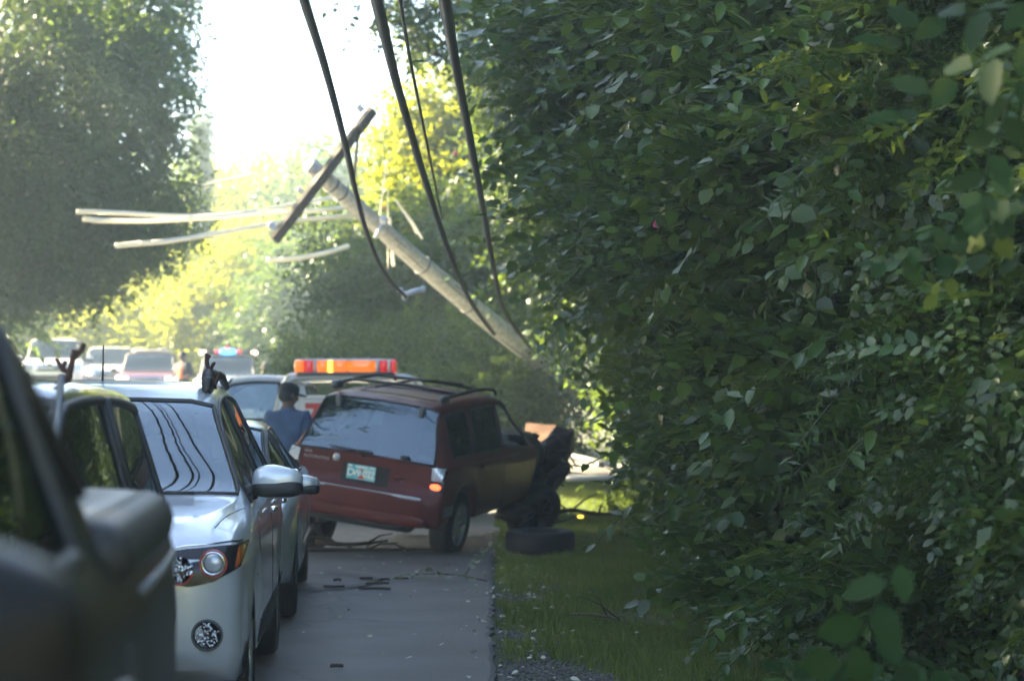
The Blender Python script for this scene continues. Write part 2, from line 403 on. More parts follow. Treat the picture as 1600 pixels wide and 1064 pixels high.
def wheel_parts(root, x, y, z, RW, side, width=0.22, rim='alloy', spokes=5, simple=False):
    s = side
    w_ = width / 2
    t = MB().lathe([(RW * .62, -w_), (RW * .9, -w_ * 1.0), (RW * .97, -w_ * .85), (RW, -w_ * .5), (RW, w_ * .5), (RW * .97, w_ * .85), (RW * .9, w_), (RW * .62, w_)], 36)
    g = t.build('wheel', 'tyre_rubber', root); g.location = (x, y, z)
    r = MB().lathe([(RW * .64, w_ * .96 * s), (RW * .6, w_ * .8 * s), (RW * .58, w_ * .3 * s), (RW * .2, w_ * .1 * s), (0.001, w_ * .1 * s)], 30)
    if not simple:
        for k in range(spokes):
            a = k * 2 * PI / spokes; rot = Matrix.Rotation(a, 3, 'X')
            r.box(rot @ Vector((w_ * .7 * s, RW * .33, 0)), (0.03, RW * .56, 0.055), rot)
        r.lathe([(RW * .17, w_ * .6 * s), (RW * .15, w_ * .85 * s), (0.001, w_ * .87 * s)], 16)
    r.build('rim', rim, g)
    return g
def mirror(root, x, y, z, s, paint, lower='plastic', size=(0.24, 0.14, 0.17)):
    m = MB().sell((0, 0, 0), size, 0.62, 24, 14, Matrix.Rotation(R(8) * s, 3, 'Y'))
    for p in m.v:
        if p.z > 0: p.z *= 0.9
        k = (p.x * s) / size[0] + .5           # 0 inner .. 1 outer
        p.z *= (0.72 + 0.28 * (1 - abs(k - .45) * 1.2))
        p.y *= (1.0 - 0.35 * max(0, k - .5))
    o = m.build('mirror', paint, root); o.location = (x, y, z)
    MB().sell((0, 0, -size[2] * .20), (size[0] * 1.02, size[1] * 1.05, size[2] * .52), 0.6).build('lower_housing', lower, o)
    MB().tube([(-s * size[0] * .40, 0, -size[2] * .30), (-s * (size[0] * .5 + .09), 0.01, -size[2] * .36)], [0.035, 0.05], 10).build('mirror_arm', lower, o)
    g = MB().box((0.0, -size[1] * .46, 0), (size[0] * .78, 0.01, size[2] * .66)); g.build('mirror_glass', 'chrome', o, False)
    return o
def build_car(name, label, cat, spec, loc, rz=0, group=None, matrix=None):
    sp = spec; L = sp['L']; root = empty(name, label, cat, loc, rz, group, matrix)
    gl = sp.get('glass', 'tint_glass')
    wheels = [sp['wr'], sp['wf']]
    sharp = [sp['cowl'], sp['head'], sp['rtop'], sp['rbot']] + [y for p in sp['side'] for y in p[:2]]
    ys, G = shell(L, sp['keys'], wheels=wheels, RW=sp['RW'], ysharp=sharp, nstep=sp.get('step', .07), deform=sp.get('deform'))
    panes = {'body': []}
    def zone(ym, c):
        jj = min(c, NR - 2 - c)
        if jj >= 11 and min(sp['head'], sp['cowl']) < ym < max(sp['head'], sp['cowl']): return 'windscreen'
        if jj >= 11 and sp['rbot'] < ym < sp['rtop']: return 'rear_window'
        if 8 <= jj <= 9:
            for k, (a, b) in enumerate(sp['side']):
                if a < ym < b: return 'side_window%d%s' % (k, 'R' if c < NR // 2 else 'L')
        return 'body'
    for i in range(len(ys) - 1):
        for c in range(NR - 1):
            panes.setdefault(zone((ys[i] + ys[i + 1]) / 2, c), []).append((i, c))
    allv = [p for row in G for p in row]; allf = [(i * NR + c, i * NR + c + 1, (i + 1) * NR + c + 1, (i + 1) * NR + c) for i in range(len(ys) - 1) for c in range(NR - 1)]
    fv, ff = cap(G, len(G) - 1, sp.get('bulge', .05), 1); bv, bf = cap(G, 0, sp.get('rbulge', .03), -1)
    n1 = len(allv); allv += fv; allf += [tuple(k + n1 for k in q) for q in ff]; n1 = len(allv); allv += bv; allf += [tuple(k + n1 for k in q) for q in bf]
    bvh = BVHTree.FromPolygons([tuple(v) for v in allv], allf)
    seal = MB()
    missing = sp.get('missing', ())
    for key, cells in panes.items():
        idx = {}; v = []; f = []
        def vi(i, c):
            if (i, c) not in idx: idx[(i, c)] = len(v); v.append(G[i][c])
            return idx[(i, c)]
        for (i, c) in cells: f.append((vi(i, c), vi(i + 1, c), vi(i + 1, c + 1), vi(i, c + 1)))
        if key == 'body':
            for (cv, cf) in ((fv, ff), (bv, bf)):
                n = len(v); v += cv; f += [tuple(k + n for k in q) for q in cf]
            me = mobj('body', v, f, sp['paint'], root)
            if sp.get('wreck'):
                me.data.materials.append(M['wreck_metal'])
                for p in me.data.polygons:
                    if p.center.y > sp['wreck'] + 0.25 * noise.noise(p.center * 3): p.material_index = 1
            bm = bmesh.new(); bm.from_mesh(me.data); bmesh.ops.remove_doubles(bm, verts=bm.verts, dist=0.001); bmesh.ops.recalc_face_normals(bm, faces=bm.faces); bm.to_mesh(me.data); bm.free()
            me.data.polygons.foreach_set('use_smooth', [True] * len(me.data.polygons))
        else:
            nm = key.rstrip('0123456789RL') if key.startswith('side') else key
            if key in missing or nm in missing: pass
            else: mobj(nm, v, f, sp.get('glass_' + nm, gl), root)
            # seal round the pane
            i0 = min(i for i, c in cells); i1 = max(i for i, c in cells) + 1; c0 = min(c for i, c in cells); c1 = max(c for i, c in cells) + 1
            loop = [G[i][c0] for i in range(i0, i1 + 1)] + [G[i1][c] for c in range(c0 + 1, c1 + 1)] + [G[i][c1] for i in range(i1 - 1, i0 - 1, -1)] + [G[i0][c] for c in range(c1 - 1, c0 - 1, -1)]
            seal.tube(loop, sp.get('seal', .013), 6)
    if seal.v: seal.build('window_seal', 'plastic', root)
    if not sp.get('nofloor'):
        w_ = sp['keys'][len(sp['keys']) // 2][2]
        MB().box((0, 0, 0.42), (w_ * 1.5, L * .8, 0.16)).build('underbody', 'interior', root, False)
        bx = sp.get('cabin')
        if bx:
            it = MB()
            for s in (-1, 1):
                st = MB()
                st.sell((s * .37, bx[1] - 1.0, 1.0 + bx[2]), (.50, .16, .66), .45, rot=Matrix.Rotation(R(-14), 3, 'X'))
                st.sell((s * .37, bx[1] - .75, .68 + bx[2]), (.52, .55, .2), .5)
                st.sell((s * .37, bx[1] - 1.10, 1.36 + bx[2]), (.28, .12, .22), .6)
                st.build('seat', 'seat_cloth', root)
            it.sell((0, bx[1] - .12, .92 + bx[2]), (w_ * 1.7, .5, .22), .5)
            it.box((0, (bx[0] + bx[1]) / 2, .62 + bx[2]), (w_ * 1.6, bx[1] - bx[0], .06))
            it.build('dashboard', 'interior', root)
    RWs = sp['RW']; hx = sp.get('tx', sp['keys'][len(sp['keys']) // 2][2] - .13)
    for yw in wheels:
        for s in (-1, 1):
            dz = sp.get('drop', {}).get((yw, s), 0)
            if (yw, s) in sp.get('nowheel', ()): continue
            wheel_parts(root, s * hx, yw, RWs + dz, RWs, s, sp.get('tw', .22), spokes=sp.get('spokes', 5), simple=sp.get('simple', False))
    if sp.get('mir'):
        mx, my, mz, msz = sp['mir']
        for s in (-1, 1): mirror(root, s * mx, my, mz, s, sp.get('mirpaint', sp['paint']), sp.get('mirlow', 'plastic'), size=msz)
    return root, bvh, G, ys

# ---------------- silver crossover facing the camera
RAV = dict(L=4.4, wr=-1.33, wf=1.34, RW=.35, cowl=1.16, head=.36, rtop=-1.62, rbot=-1.92, side=[(-1.75, -1.25), (-1.12, -.28), (-.16, .98)],
    paint='silver_paint', glass='tint_glass', glass_windscreen='windscreen_glass', bulge=.07,
    keys=[(-2.20, .50, .70, .78, .86, .62), (-2.12, .40, .80, .88, .98, .68), (-1.95, .34, .87, .98, 1.10, .66), (-1.80, .32, .90, 1.03, 1.43, .60), (-1.55, .31, .91, 1.06, 1.57, .60),
          (-1.0, .30, .92, 1.06, 1.605, .61), (-.35, .29, .92, 1.04, 1.615, .62), (.10, .29, .92, 1.03, 1.585, .625), (.40, .29, .92, 1.02, 1.49, .65), (.80, .29, .92, 1.01, 1.26, .745),
          (1.16, .29, .92, .99, 1.06, .82), (1.28, .29, .92, .98, 1.035, .81), (1.6, .29, .918, .955, 1.01, .76), (1.9, .29, .905, .92, .97, .74), (2.06, .29, .90, .885, .92, .76), (2.14, .31, .885, .85, .88, .77), (2.20, .36, .85, .80, .83, .77)],
    cabin=(-1.6, .9, 0), mir=(.99, .78, 1.105, (.25, .16, .175)))
def facing(X, Y, L, a=.06):   # centre of a car whose front-centre is at (X,Y) facing the camera
    return (X - math.sin(a) * L / 2, Y + math.cos(a) * L / 2, 0.045), PI + a
loc, rz = facing(-1.96, 8.35, 4.4, .062)
car, bv, G, ysn = build_car('parked_car', 'silver crossover facing the camera with headlight, fog lamp and sky reflected in its windscreen', 'car', RAV, loc, rz, 'cars queued in the left lane')
def front_lamps(car, bv, s, z0=.80, dx=0.0, lit=False, view='front'):
    X = lambda x: s * (x + dx)
    base = patch('headlight', bv, [(X(.50), .845), (X(.64), .865), (X(.78), .875), (X(.875), .880)], [(X(.52), .745), (X(.66), .715), (X(.76), .735), (X(.86), .79)], 'lamp_dark', car, view, .006, 5, 16)
    return base
for s in (-1, 1):
    hb = front_lamps(car, bv, s, dx=.03)
    def pf(x, z, off=0.0): return ray(bv, (s * x, 6, z), (0, -1, 0), off)
    # inner bowl with facets
    c1 = pf(.65, .785, .018); bowl = MB().lathe([(.001, -.03), (.03, -.02), (.052, .005), (.060, .016)], 26, c1, 'Y'); bowl.build('reflector_bowl', 'chrome', hb)
    fc = MB()
    for i in range(70):
        t_, rr0 = rnd.uniform(0, 2 * PI), .050 * math.sqrt(rnd.random()); fc.sell(c1 + Vector((rr0 * math.cos(t_), .004 + rnd.uniform(-.006, .006), rr0 * math.sin(t_))), (rnd.uniform(.007, .016), .012, rnd.uniform(.010, .024)), .8, 6, 4)
    fc.build('reflector_facets', 'chrome', hb)
    MB().tube([c1 + Vector((math.cos(a) * .056, .016, math.sin(a) * .056)) for a in [PI * 1.05 + k * PI * .95 / 14 for k in range(15)]], .0045, 8).build('red_halo', 'halo_red', hb)
    c2 = pf(.785, .805, .022)
    MB().tube([c2 + Vector((math.cos(a) * .056, .004, math.sin(a) * .056)) for a in [k * 2 * PI / 32 for k in range(33)]], .0035, 8, False).build('red_halo', 'halo_red', hb)
    MB().tube([c2 + Vector((math.cos(a) * .046, .006, math.sin(a) * .046)) for a in [k * 2 * PI / 32 for k in range(33)]], .006, 8, False).build('projector_ring', 'chrome', hb)
    MB().sell(c2 + Vector((0, -.014, 0)), (.08, .05, .08), 1, 20, 12).build('projector_lens', 'lens_clear', hb)
    patch('turn_lens', bv, [(s * .875, .866), (s * .898, .870)], [(s * .868, .785), (s * .888, .805)], 'lamp_amber', hb, 'front', .010, 4, 5)
    MB().tube(line_on(bv, [(s * .53, .85), (s * .67, .872), (s * .81, .882), (s * .895, .888)], 'front', 0, .012), .006, 6).build('chrome_lip', 'chrome', hb)
    # fog lamp in a dark recess
    c3 = pf(.765, .515, .008)
    rec = MB().lathe([(.001, -.004), (.048, .0), (.056, .012), (.060, .004)], 26, c3, 'Y').build('fog_lamp', 'lamp_dark', car)
    fc = MB()
    for i in range(80):
        t_, rr0 = rnd.uniform(0, 2 * PI), .050 * math.sqrt(rnd.random()); fc.sell(c3 + Vector((rr0 * math.cos(t_), .006 + rnd.uniform(-.005, .006), rr0 * math.sin(t_))), (rnd.uniform(.006, .015), .012, rnd.uniform(.006, .018)), .8, 6, 4)
    fc.build('fog_reflector', 'chrome', rec)
    MB().tube([c3 + Vector((math.cos(a_) * .062, .006, math.sin(a_) * .062)) for a_ in [k * 2 * PI / 32 for k in range(33)]], .005, 8, False).build('fog_trim', 'grey_plastic', rec)
    # body creases and shut lines
    MB().tube(line_on(bv, [(s * .86, 1.25), (s * .80, 1.7), (s * .77, 2.0)], 'top', 0, -.002), .004, 5).build('bonnet_gap', 'interior', car)
    sd = 'left' if s < 0 else 'right'
    for pts in ([(1.06, .36), (1.08, .98)], [(-.22, .33), (-.22, 1.02)], [(-1.16, .75), (-1.05, .4)]):
        MB().tube(line_on(bv, pts, sd, 0, -.001), .004, 5).build('door_gap', 'interior', car)
    for yh in (.05, -.98):
        q = ray(bv, (s * 5, yh, .93), (-s, 0, 0), .03)
        h = MB().sell(q, (.035, .21, .036), .6); h.build('door_handle', 'chrome', car)
    rl = MB().tube([(s * .60, .16, 1.55), (s * .585, .06, 1.62), (s * .575, -.12, 1.655), (s * .57, -1.2, 1.65), (s * .58, -1.45, 1.59)], [.022, .03, .026, .026, .02], 10)
    rl.build('roof_rail', 'plastic', car)
    MB().sell((s * .595, .12, 1.585), (.06, .16, .09), .6).build('rail_foot', 'plastic', car)
    # black lower cladding
    patch('side_cladding', bv, [(-1.9, .46), (1.9, .44)], [(-1.9, .34), (1.9, .33)], 'plastic', car, sd, .006, 2, 60).name = 'side_cladding'
patch('grille', bv, [(-.42, .80), (.42, .80)], [(-.40, .72), (.40, .72)], 'plastic', car, 'front', .006, 3, 12)
patch('lower_grille', bv, [(-.36, .62), (.36, .62)], [(-.40, .43), (.40, .43)], 'plastic', car, 'front', .006, 3, 12)
MB().tube([(-.02, -.10, 1.60), (-.02, -.13, 1.80)], [.007, .004], 6).build('antenna', 'plastic', car)
MB().tube(line_on(bv, [(-.62, 1.20), (.1, 1.13)], 'top', 0, .015), .009, 6).build('wiper', 'plastic', car)

# ---------------- grey sedan behind it
SED = dict(L=4.45, wr=-1.33, wf=1.42, RW=.325, cowl=1.10, head=.36, rtop=-.80, rbot=-1.42, side=[(-1.15, -.62), (-.50, .22), (.32, .98)],
    paint='sedan_paint', glass='tint_glass', glass_windscreen='windscreen_glass', bulge=.08,
    keys=[(-2.22, .5, .7, .8, .85, .6), (-2.1, .35, .82, .93, 1.0, .66), (-1.7, .3, .87, .97, 1.07, .66), (-1.45, .28, .885, .97, 1.10, .65), (-.85, .27, .89, .94, 1.32, .56), (-.3, .26, .89, .93, 1.38, .57),
          (.22, .26, .89, .92, 1.36, .57), (.40, .26, .89, .91, 1.31, .575), (.85, .26, .89, .90, 1.09, .62), (1.1, .26, .89, .91, .99, .68), (1.25, .26, .89, .90, .96, .67), (1.6, .26, .88, .87, .92, .64), (1.95, .27, .84, .78, .83, .6), (2.15, .3, .76, .68, .72, .58), (2.22, .4, .68, .62, .65, .55)],
    cabin=(-1.2, .8, -.14), mir=(.92, .70, .90, (.19, .15, .16)))
loc, rz = facing(-2.20, 13.25, 4.45, .065)
car2, bv2, G2, _ = build_car('parked_car', 'greenish grey sedan parked right behind the silver crossover, only its near side showing', 'car', SED, loc, rz, 'cars queued in the left lane')
for s in (-1, 1):
    sd = 'left' if s < 0 else 'right'
    for pts in ([(1.04, .34), (1.06, .90)], [(-.45, .3), (-.45, .93)]): MB().tube(line_on(bv2, pts, sd, 0, -.001), .004, 5).build('door_gap', 'interior', car2)
    for yh in (-.22, -1.05):
        q = ray(bv2, (s * 5, yh, .86), (-s, 0, 0), .025); MB().sell(q, (.035, .2, .035), .6).build('door_handle', 'chrome', car2)
    patch('headlight', bv2, [(s * .44, .70), (s * .60, .73), (s * .76, .76)], [(s * .46, .62), (s * .60, .60), (s * .74, .66)], 'lens_clear', car2, 'front', .006, 4, 10)
    patch('side_moulding', bv2, [(-1.0, .52), (.98, .50)], [(-1.0, .47), (.98, .455)], 'chrome', car2, sd, .01, 1, 30)
patch('grille', bv2, [(-.38, .66), (.38, .66)], [(-.36, .56), (.36, .56)], 'plastic', car2, 'front', .006, 3, 10)

# ---------------- small black 4x4 in front of the crossover
SM = dict(L=3.35, wr=-1.05, wf=1.05, RW=.34, cowl=.92, head=.45, rtop=-1.45, rbot=-1.62, side=[(-1.4, -.50), (-.38, .72)],
    paint='black_paint', glass='tint_glass', bulge=.05, seal=.018,
    keys=[(-1.67, .50, .70, .80, .86, .66), (-1.62, .42, .76, 1.0, 1.06, .66), (-1.5, .4, .78, 1.05, 1.46, .60), (-1.3, .4, .79, 1.06, 1.54, .61), (-.2, .38, .80, 1.05, 1.57, .62), (.36, .38, .80, 1.04, 1.54, .61),
          (.55, .38, .80, 1.03, 1.43, .62), (.92, .38, .80, 1.02, 1.08, .68), (1.05, .38, .80, 1.0, 1.05, .68), (1.45, .38, .78, .97, 1.01, .64), (1.6, .4, .74, .90, .93, .62), (1.67, .48, .68, .82, .85, .6)],
    cabin=(-1.2, .7, 0), mir=(.88, .66, 1.08, (.20, .13, .22)), mirpaint='plastic')
loc, rz = facing(-1.92, 4.98, 3.35, .05)
car3, bv3, G3, _ = build_car('small_suv', 'small glossy black four-wheel drive with square black mirror, between the pickup and the silver crossover', 'car', SM, loc, rz, 'cars queued in the left lane')
for s in (-1, 1):
    sd = 'left' if s < 0 else 'right'
    MB().tube(line_on(bv3, [(-.44, .4), (-.44, 1.5)], sd, 0, 0), .006, 5).build('door_gap', 'interior', car3)
    MB().sell(ray(bv3, (s * 5, -.2, .93), (-s, 0, 0), .02), (.035, .2, .035), .6).build('door_handle', 'plastic', car3)
    patch('headlight', bv3, [(s * .42, .82), (s * .62, .82)], [(s * .42, .68), (s * .62, .68)], 'lens_clear', car3, 'front', .006, 3, 6)
    MB().tube([(s * .60, .95, 1.075), (s * .655, .70, 1.30), (s * .63, .42, 1.56)], .012, 6).build('pillar_trim', 'grey_plastic', car3)

# ---------------- dark pickup nearest the camera
PK = dict(L=5.2, wr=-1.55, wf=1.75, RW=.38, cowl=.78, head=.18, rtop=-.76, rbot=-.86, side=[(-.60, .62)],
    paint='pickup_paint', glass='pickup_glass', bulge=.05, seal=.02,
    keys=[(-2.6, .58, .78, 1.16, 1.20, .72), (-2.52, .52, .84, 1.19, 1.235, .78), (-2.3, .5, .87, 1.20, 1.24, .80), (-1.5, .48, .88, 1.20, 1.24, .80), (-.97, .48, .88, 1.20, 1.24, .80), (-.88, .48, .88, 1.20, 1.30, .80), (-.72, .48, .88, 1.20, 1.65, .66), (-.3, .48, .88, 1.19, 1.70, .67),
          (.12, .48, .88, 1.18, 1.68, .68), (.3, .48, .88, 1.17, 1.58, .69), (.78, .48, .88, 1.15, 1.21, .76), (1.0, .48, .88, 1.13, 1.18, .75), (1.7, .48, .88, 1.08, 1.13, .7), (2.4, .5, .86, .98, 1.03, .7), (2.6, .6, .8, .88, .93, .66)],
    cabin=(-.5, .6, .12), mir=(.87, .82, 1.25, (.23, .17, .25)), mirpaint='mirror_black', mirlow='mirror_black')
pk_loc, pk_rz = (-1.385, 2.32, 0.045), PI + .097
car4, bv4, G4, _ = build_car('pickup_truck', 'dark green-black pickup truck nearest the camera with a ribbed bed cover and big rounded mirror', 'pickup', PK, pk_loc, pk_rz, 'cars queued in the left lane')
rb = MB()
for k in range(21):
    x = -.72 + k * .072; yb = -2.50 + .22 * (abs(x) / .74) ** 6
    rb.tube([(x, yb, 1.245), (x, yb + .05, 1.246), (x, -.98, 1.246)], .022, 8)
rb.sell((0, -1.74, 1.235), (1.60, 1.62, .07), .25, 40, 8)
rb.build('bed_cover', 'ribbed_cover', car4)
rim = [(-.80, -.95, 1.235), (-.80, -2.2, 1.235), (-.77, -2.40, 1.235), (-.68, -2.53, 1.23), (-.4, -2.57, 1.23), (0, -2.58, 1.23), (.4, -2.57, 1.23), (.68, -2.53, 1.23), (.77, -2.40, 1.235), (.80, -2.2, 1.235), (.80, -.95, 1.235)]
MB().tube([p - Vector((0, 0, .038)) for p in catmull(rim, 6)], .066, 14).build('bed_rail', 'plastic', car4)  # dark material stands in for shade along the side of the cover
for s in (-1, 1):
    sd = 'left' if s < 0 else 'right'
    MB().tube(line_on(bv4, [(-2.45, 1.12), (-.95, 1.13)], sd, 0, .004), .010, 6).build('side_strip', 'grey_plastic', car4)
    MB().tube(line_on(bv4, [(-.92, .55), (-.92, 1.17)], sd, 0, 0), .006, 6).build('panel_gap', 'interior', car4)
    MB().sell(ray(bv4, (s * 5, -.55, 1.03), (-s, 0, 0), .02), (.035, .2, .04), .6).build('door_handle', 'plastic', car4)
    patch('tail_lamp', bv4, [(s * .62, 1.10), (s * .73, 1.10)], [(s * .62, .85), (s * .73, .85)], 'lamp_red', car4, 'rear', .006, 3, 4)

# ---------------- crashed red SUV, tilted
def crumple(p):
    p = Vector(p)
    if p.y > 0.95:
        k = min(1, (p.y - .95) / .7)
        n = noise.noise_vector(p * 2.6 + Vector((3, 1, 7))) * .16 * k + noise.noise_vector(p * 7) * .05 * k
        p = p + n; p.y -= .14 * k * (p.x + .9) * .5
        if p.z > .8: p.z += .10 * k * math.sin(p.y * 5 + p.x * 3)
    return p
RED = dict(L=4.1, wr=-1.32, wf=1.30, RW=.35, cowl=1.05, head=.22, rtop=-1.68, rbot=-1.955, side=[(-1.62, -1.02), (-.90, -.12), (-.02, .86)],
    paint='red_paint', glass='tint_glass', glass_rear_window='hatch_glass', bulge=.02, rbulge=.04, wreck=1.15, deform=crumple, seal=.013,
    keys=[(-2.06, .44, .76, .64, .68, .70), (-2.01, .38, .84, .69, .74, .76), (-1.985, .37, .885, .74, .84, .75), (-1.965, .37, .875, .92, 1.01, .74), (-1.90, .37, .875, 1.0, 1.14, .72), (-1.72, .37, .875, 1.03, 1.50, .635), (-1.66, .37, .875, 1.03, 1.555, .63), (-1.5, .37, .875, 1.03, 1.58, .63),
          (-.8, .37, .875, 1.02, 1.60, .64), (.05, .37, .875, 1.0, 1.59, .63), (.28, .37, .875, .99, 1.53, .635), (.65, .37, .875, .98, 1.29, .66), (1.05, .38, .875, .97, 1.07, .72), (1.4, .4, .85, .95, 1.01, .7), (1.8, .46, .80, .88, .92, .62), (2.04, .55, .66, .78, .82, .55)],
    cabin=(-1.4, .9, 0), missing=('side_window2R', 'side_window2L', 'windscreen'), mir=None, drop={(-1.32, -1): -.15, (1.30, 1): -.14, (1.30, -1): -.30}, nowheel=((1.30, 1),))
Rm = Matrix.Rotation(-R(19), 4, 'Z') @ Matrix.Rotation(R(3.6), 4, 'X') @ Matrix.Rotation(R(8.0), 4, 'Y')
red, bvr, Gr, _ = build_car('crashed_suv', 'tilted dark red sport utility with a teal plate and wrecked front against the bushes', 'car', RED, (0, 0, 0), 0, matrix=Matrix.Translation((-.755, 22.22, .165)) @ Rm)
def rr(x, z, off): return ray(bvr, (x, -6, z), (0, 1, 0), off)
for s in (-1, 1):
    tl = patch('tail_light', bvr, [(s * .715, 1.00), (s * .86, 1.00)], [(s * .745, .74), (s * .865, .74)], 'lamp_dark', red, 'rear', .008, 6, 5)
    patch('reversing_lens', bvr, [(s * .725, .985), (s * .842, .985)], [(s * .735, .86), (s * .842, .86)], 'lens_clear', tl, 'rear', .014, 5, 5)
    bl = MB().sell(rr(s * .785, .80, .012), (.115, .04, .062), .8, 16, 8); bl.build('brake_lamp', 'brake_lit', tl)
    g = MB()
    for k in range(12): g.sell(rr(s * (.745 + (k % 3) * .035), .88 + (k // 3) * .03, .016), (.018, .012, .018), .8, 6, 4)
    g.build('lens_facets', 'chrome', tl)
    rail = catmull([(s * .60, -1.56, 1.60), (s * .60, -1.48, 1.64), (s * .60, -1.2, 1.66), (s * .60, -.5, 1.68), (s * .60, .0, 1.66), (s * .60, .15, 1.60)], 5)
    MB().tube(rail, .020, 8).build('roof_rail', 'plastic', red)
    MB().sell((s * .60, -1.50, 1.635), (.07, .22, .085), .55).build('rail_foot', 'grey_plastic', red)
    hx_ = rr(s * .46, 1.49, .02); MB().sell(hx_, (.06, .05, .13), .5, rot=Matrix.Rotation(s * R(8), 3, 'Y')).build('hatch_hinge', 'grey_plastic', red)
    sd = 'left' if s < 0 else 'right'
    for pts in ([(-.96, .45), (-.96, 1.02)], [(-.07, .42), (-.07, 1.0)]): MB().tube(line_on(bvr, pts, sd, 0, -.001), .005, 5).build('door_gap', 'interior', red)
    for yh in (-.80, .05): MB().sell(ray(bvr, (s * 5, yh, .92), (-s, 0, 0), .02), (.03, .18, .035), .6).build('door_handle', 'red_paint', red)
    patch('wheel_trim', bvr, [(-1.95, .60), (-1.0, .60)], [(-1.95, .50), (-1.0, .50)], 'grey_plastic', red, sd, .012, 2, 16)
    MB().tube(line_on(bvr, [(-1.9, .985), (.9, .95)], sd, 0, .004), .010, 6).build('belt_crease', 'red_paint', red)
for yb in (-1.15, -.35): MB().tube([(-.60, yb, 1.67), (0, yb, 1.69), (.60, yb, 1.67)], .016, 8).build('rack_bar', 'plastic', red)
sr = MB()
for (a, b, c_, d_) in ((-1.30, -.75, -.42, .42), (-.62, -.08, -.42, .42)):
    pts = [(c_, a), (d_, a), (d_, b), (c_, b), (c_, a)]
    sr.tube([ray(bvr, (x, y, 5), (0, 0, -1), .001) for i in range(4) for (x, y) in [tuple(np.array(pts[i]) * (1 - t / 5) + np.array(pts[i + 1]) * t / 5) for t in range(5)]] , .006, 5)
sr.build('roof_seam', 'interior', red)
MB().tube([(-.25, -1.3, 1.64), (.05, -.9, 1.74), (.4, -.4, 1.71)], .013, 6).build('bent_rack_bar', 'plastic', red)
# bumper step, lower valance, hatch handle
bs = MB(); bs.sell((0, -2.045, .665), (1.38, .10, .035), .3, 28, 6); bs.build('bumper_step', 'sedan_paint', red)
MB().sell((0, -2.03, .43), (1.5, .13, .13), .4, 28, 8).build('rear_valance', 'red_paint', red)
MB().sell((-.05, -1.9, .34), (1.1, .25, .10), .4, 20, 8).build('spare_well', 'interior', red)
MB().tube([rr(-.80, 1.0, .004), rr(-.4, 1.01, .006), rr(0, 1.012, .006), rr(.4, 1.01, .006), rr(.80, 1.0, .004)], .010, 6).build('hatch_lip', 'red_paint', red)
MB().tube(line_on(bvr, [(-.72, .70), (-.74, .98)], 'rear', 0, 0) , .004, 5).build('hatch_gap', 'interior', red)
MB().tube(line_on(bvr, [(.72, .70), (.74, .98)], 'rear', 0, 0), .004, 5).build('hatch_gap', 'interior', red)
pr = patch('plate_recess', bvr, [(-.24, .915), (.28, .915)], [(-.24, .72), (.28, .72)], 'wreck_metal', red, 'rear', .004, 3, 8)
pc = rr(-.02, .82, .022)
pm = Matrix.Translation(pc) 
plate = MB().box(pc, (.315, .008, .165)).build('license_plate', 'plate_teal', red, False, .004)
def text(s_, size, loc, m, parent, rx=90, rz=0, ext=.001, name='lettering', sx=1.0, ax='CENTER', bold=0.0):
    cu = bpy.data.curves.new(name, 'FONT'); cu.body = s_; cu.size = size; cu.extrude = ext; cu.align_x = ax; cu.align_y = 'CENTER'; cu.offset = bold
    cu.bevel_depth = 0; t_ = bpy.data.objects.new('t', cu); C.objects.link(t_); bpy.context.view_layer.update()
    me = bpy.data.meshes.new_from_object(t_.evaluated_get(bpy.context.evaluated_depsgraph_get())); bpy.data.objects.remove(t_); bpy.data.curves.remove(cu)
    me.materials.clear(); me.materials.append(M[m]); me.name = name
    o = bpy.data.objects.new(name, me); link(o, parent); o.location = loc; o.rotation_euler = (R(rx), 0, R(rz)); o.scale = (sx, 1, 1)
    return o
pf_ = pc + Vector((0, -.006, 0))
text('D', .105, pf_ + Vector((-.112, 0, -.004)), 'plate_white', plate, bold=.003)
text('W', .085, pf_ + Vector((-.045, -.001, -.002)), 'plate_white', plate, bold=.003)
text('022', .10, pf_ + Vector((.085, 0, -.006)), 'plate_white', plate, sx=.85, bold=.003)
MB().box(pf_ + Vector((-.12, 0, .066)), (.042, .003, .018)).build('plate_sticker', 'plate_white', plate, False)
MB().box(pf_ + Vector((.12, 0, .066)), (.042, .003, .018)).build('plate_sticker', 'plate_white', plate, False)
MB().box(pf_ + Vector((0, 0, .062)), (.13, .003, .016)).build('plate_banner', 'plate_white', plate, False)
MB().add([pf_ + Vector((-.04, .002, -.055)), pf_ + Vector((.05, .002, -.055)), pf_ + Vector((.01, .002, -.015)), pf_ + Vector((-.01, .002, -.03)), pf_ + Vector((-.04, -.001, -.055)), pf_ + Vector((.05, -.001, -.055)), pf_ + Vector((.01, -.001, -.015)), pf_ + Vector((-.01, -.001, -.03))],
    [(4, 5, 6, 7), (0, 3, 2, 1), (0, 1, 5, 4), (1, 2, 6, 5), (2, 3, 7, 6), (3, 0, 4, 7)]).build('plate_emblem', 'plate_red', plate, False)
MB().box(pf_ + Vector((.005, 0, .03)), (.035, .003, .02), Matrix.Rotation(R(30), 3, 'Y')).build('plate_emblem', 'plate_red', plate, False)
MB().sell(rr(.38, .83, .012), (.09, .025, .03), .5).build('hatch_handle', 'red_paint', red)
MB().lathe([(.018, 0), (.012, .008), (.001, .008)], 14, rr(.43, .80, .004), 'Y').build('hatch_lock', 'badge_grey', red)
MB().sell(rr(-.32, .945, .006), (.085, .012, .085), .85, 9, 6).build('emblem', 'badge_grey', red)
text('4X4', .045, rr(-.64, .965, .006), 'badge_grey', red, sx=1.1, name='badge_lettering')
text('AUTOMOTIVE', .045, rr(-.54, .915, .006), 'badge_grey', red, sx=1.0, name='badge_lettering')
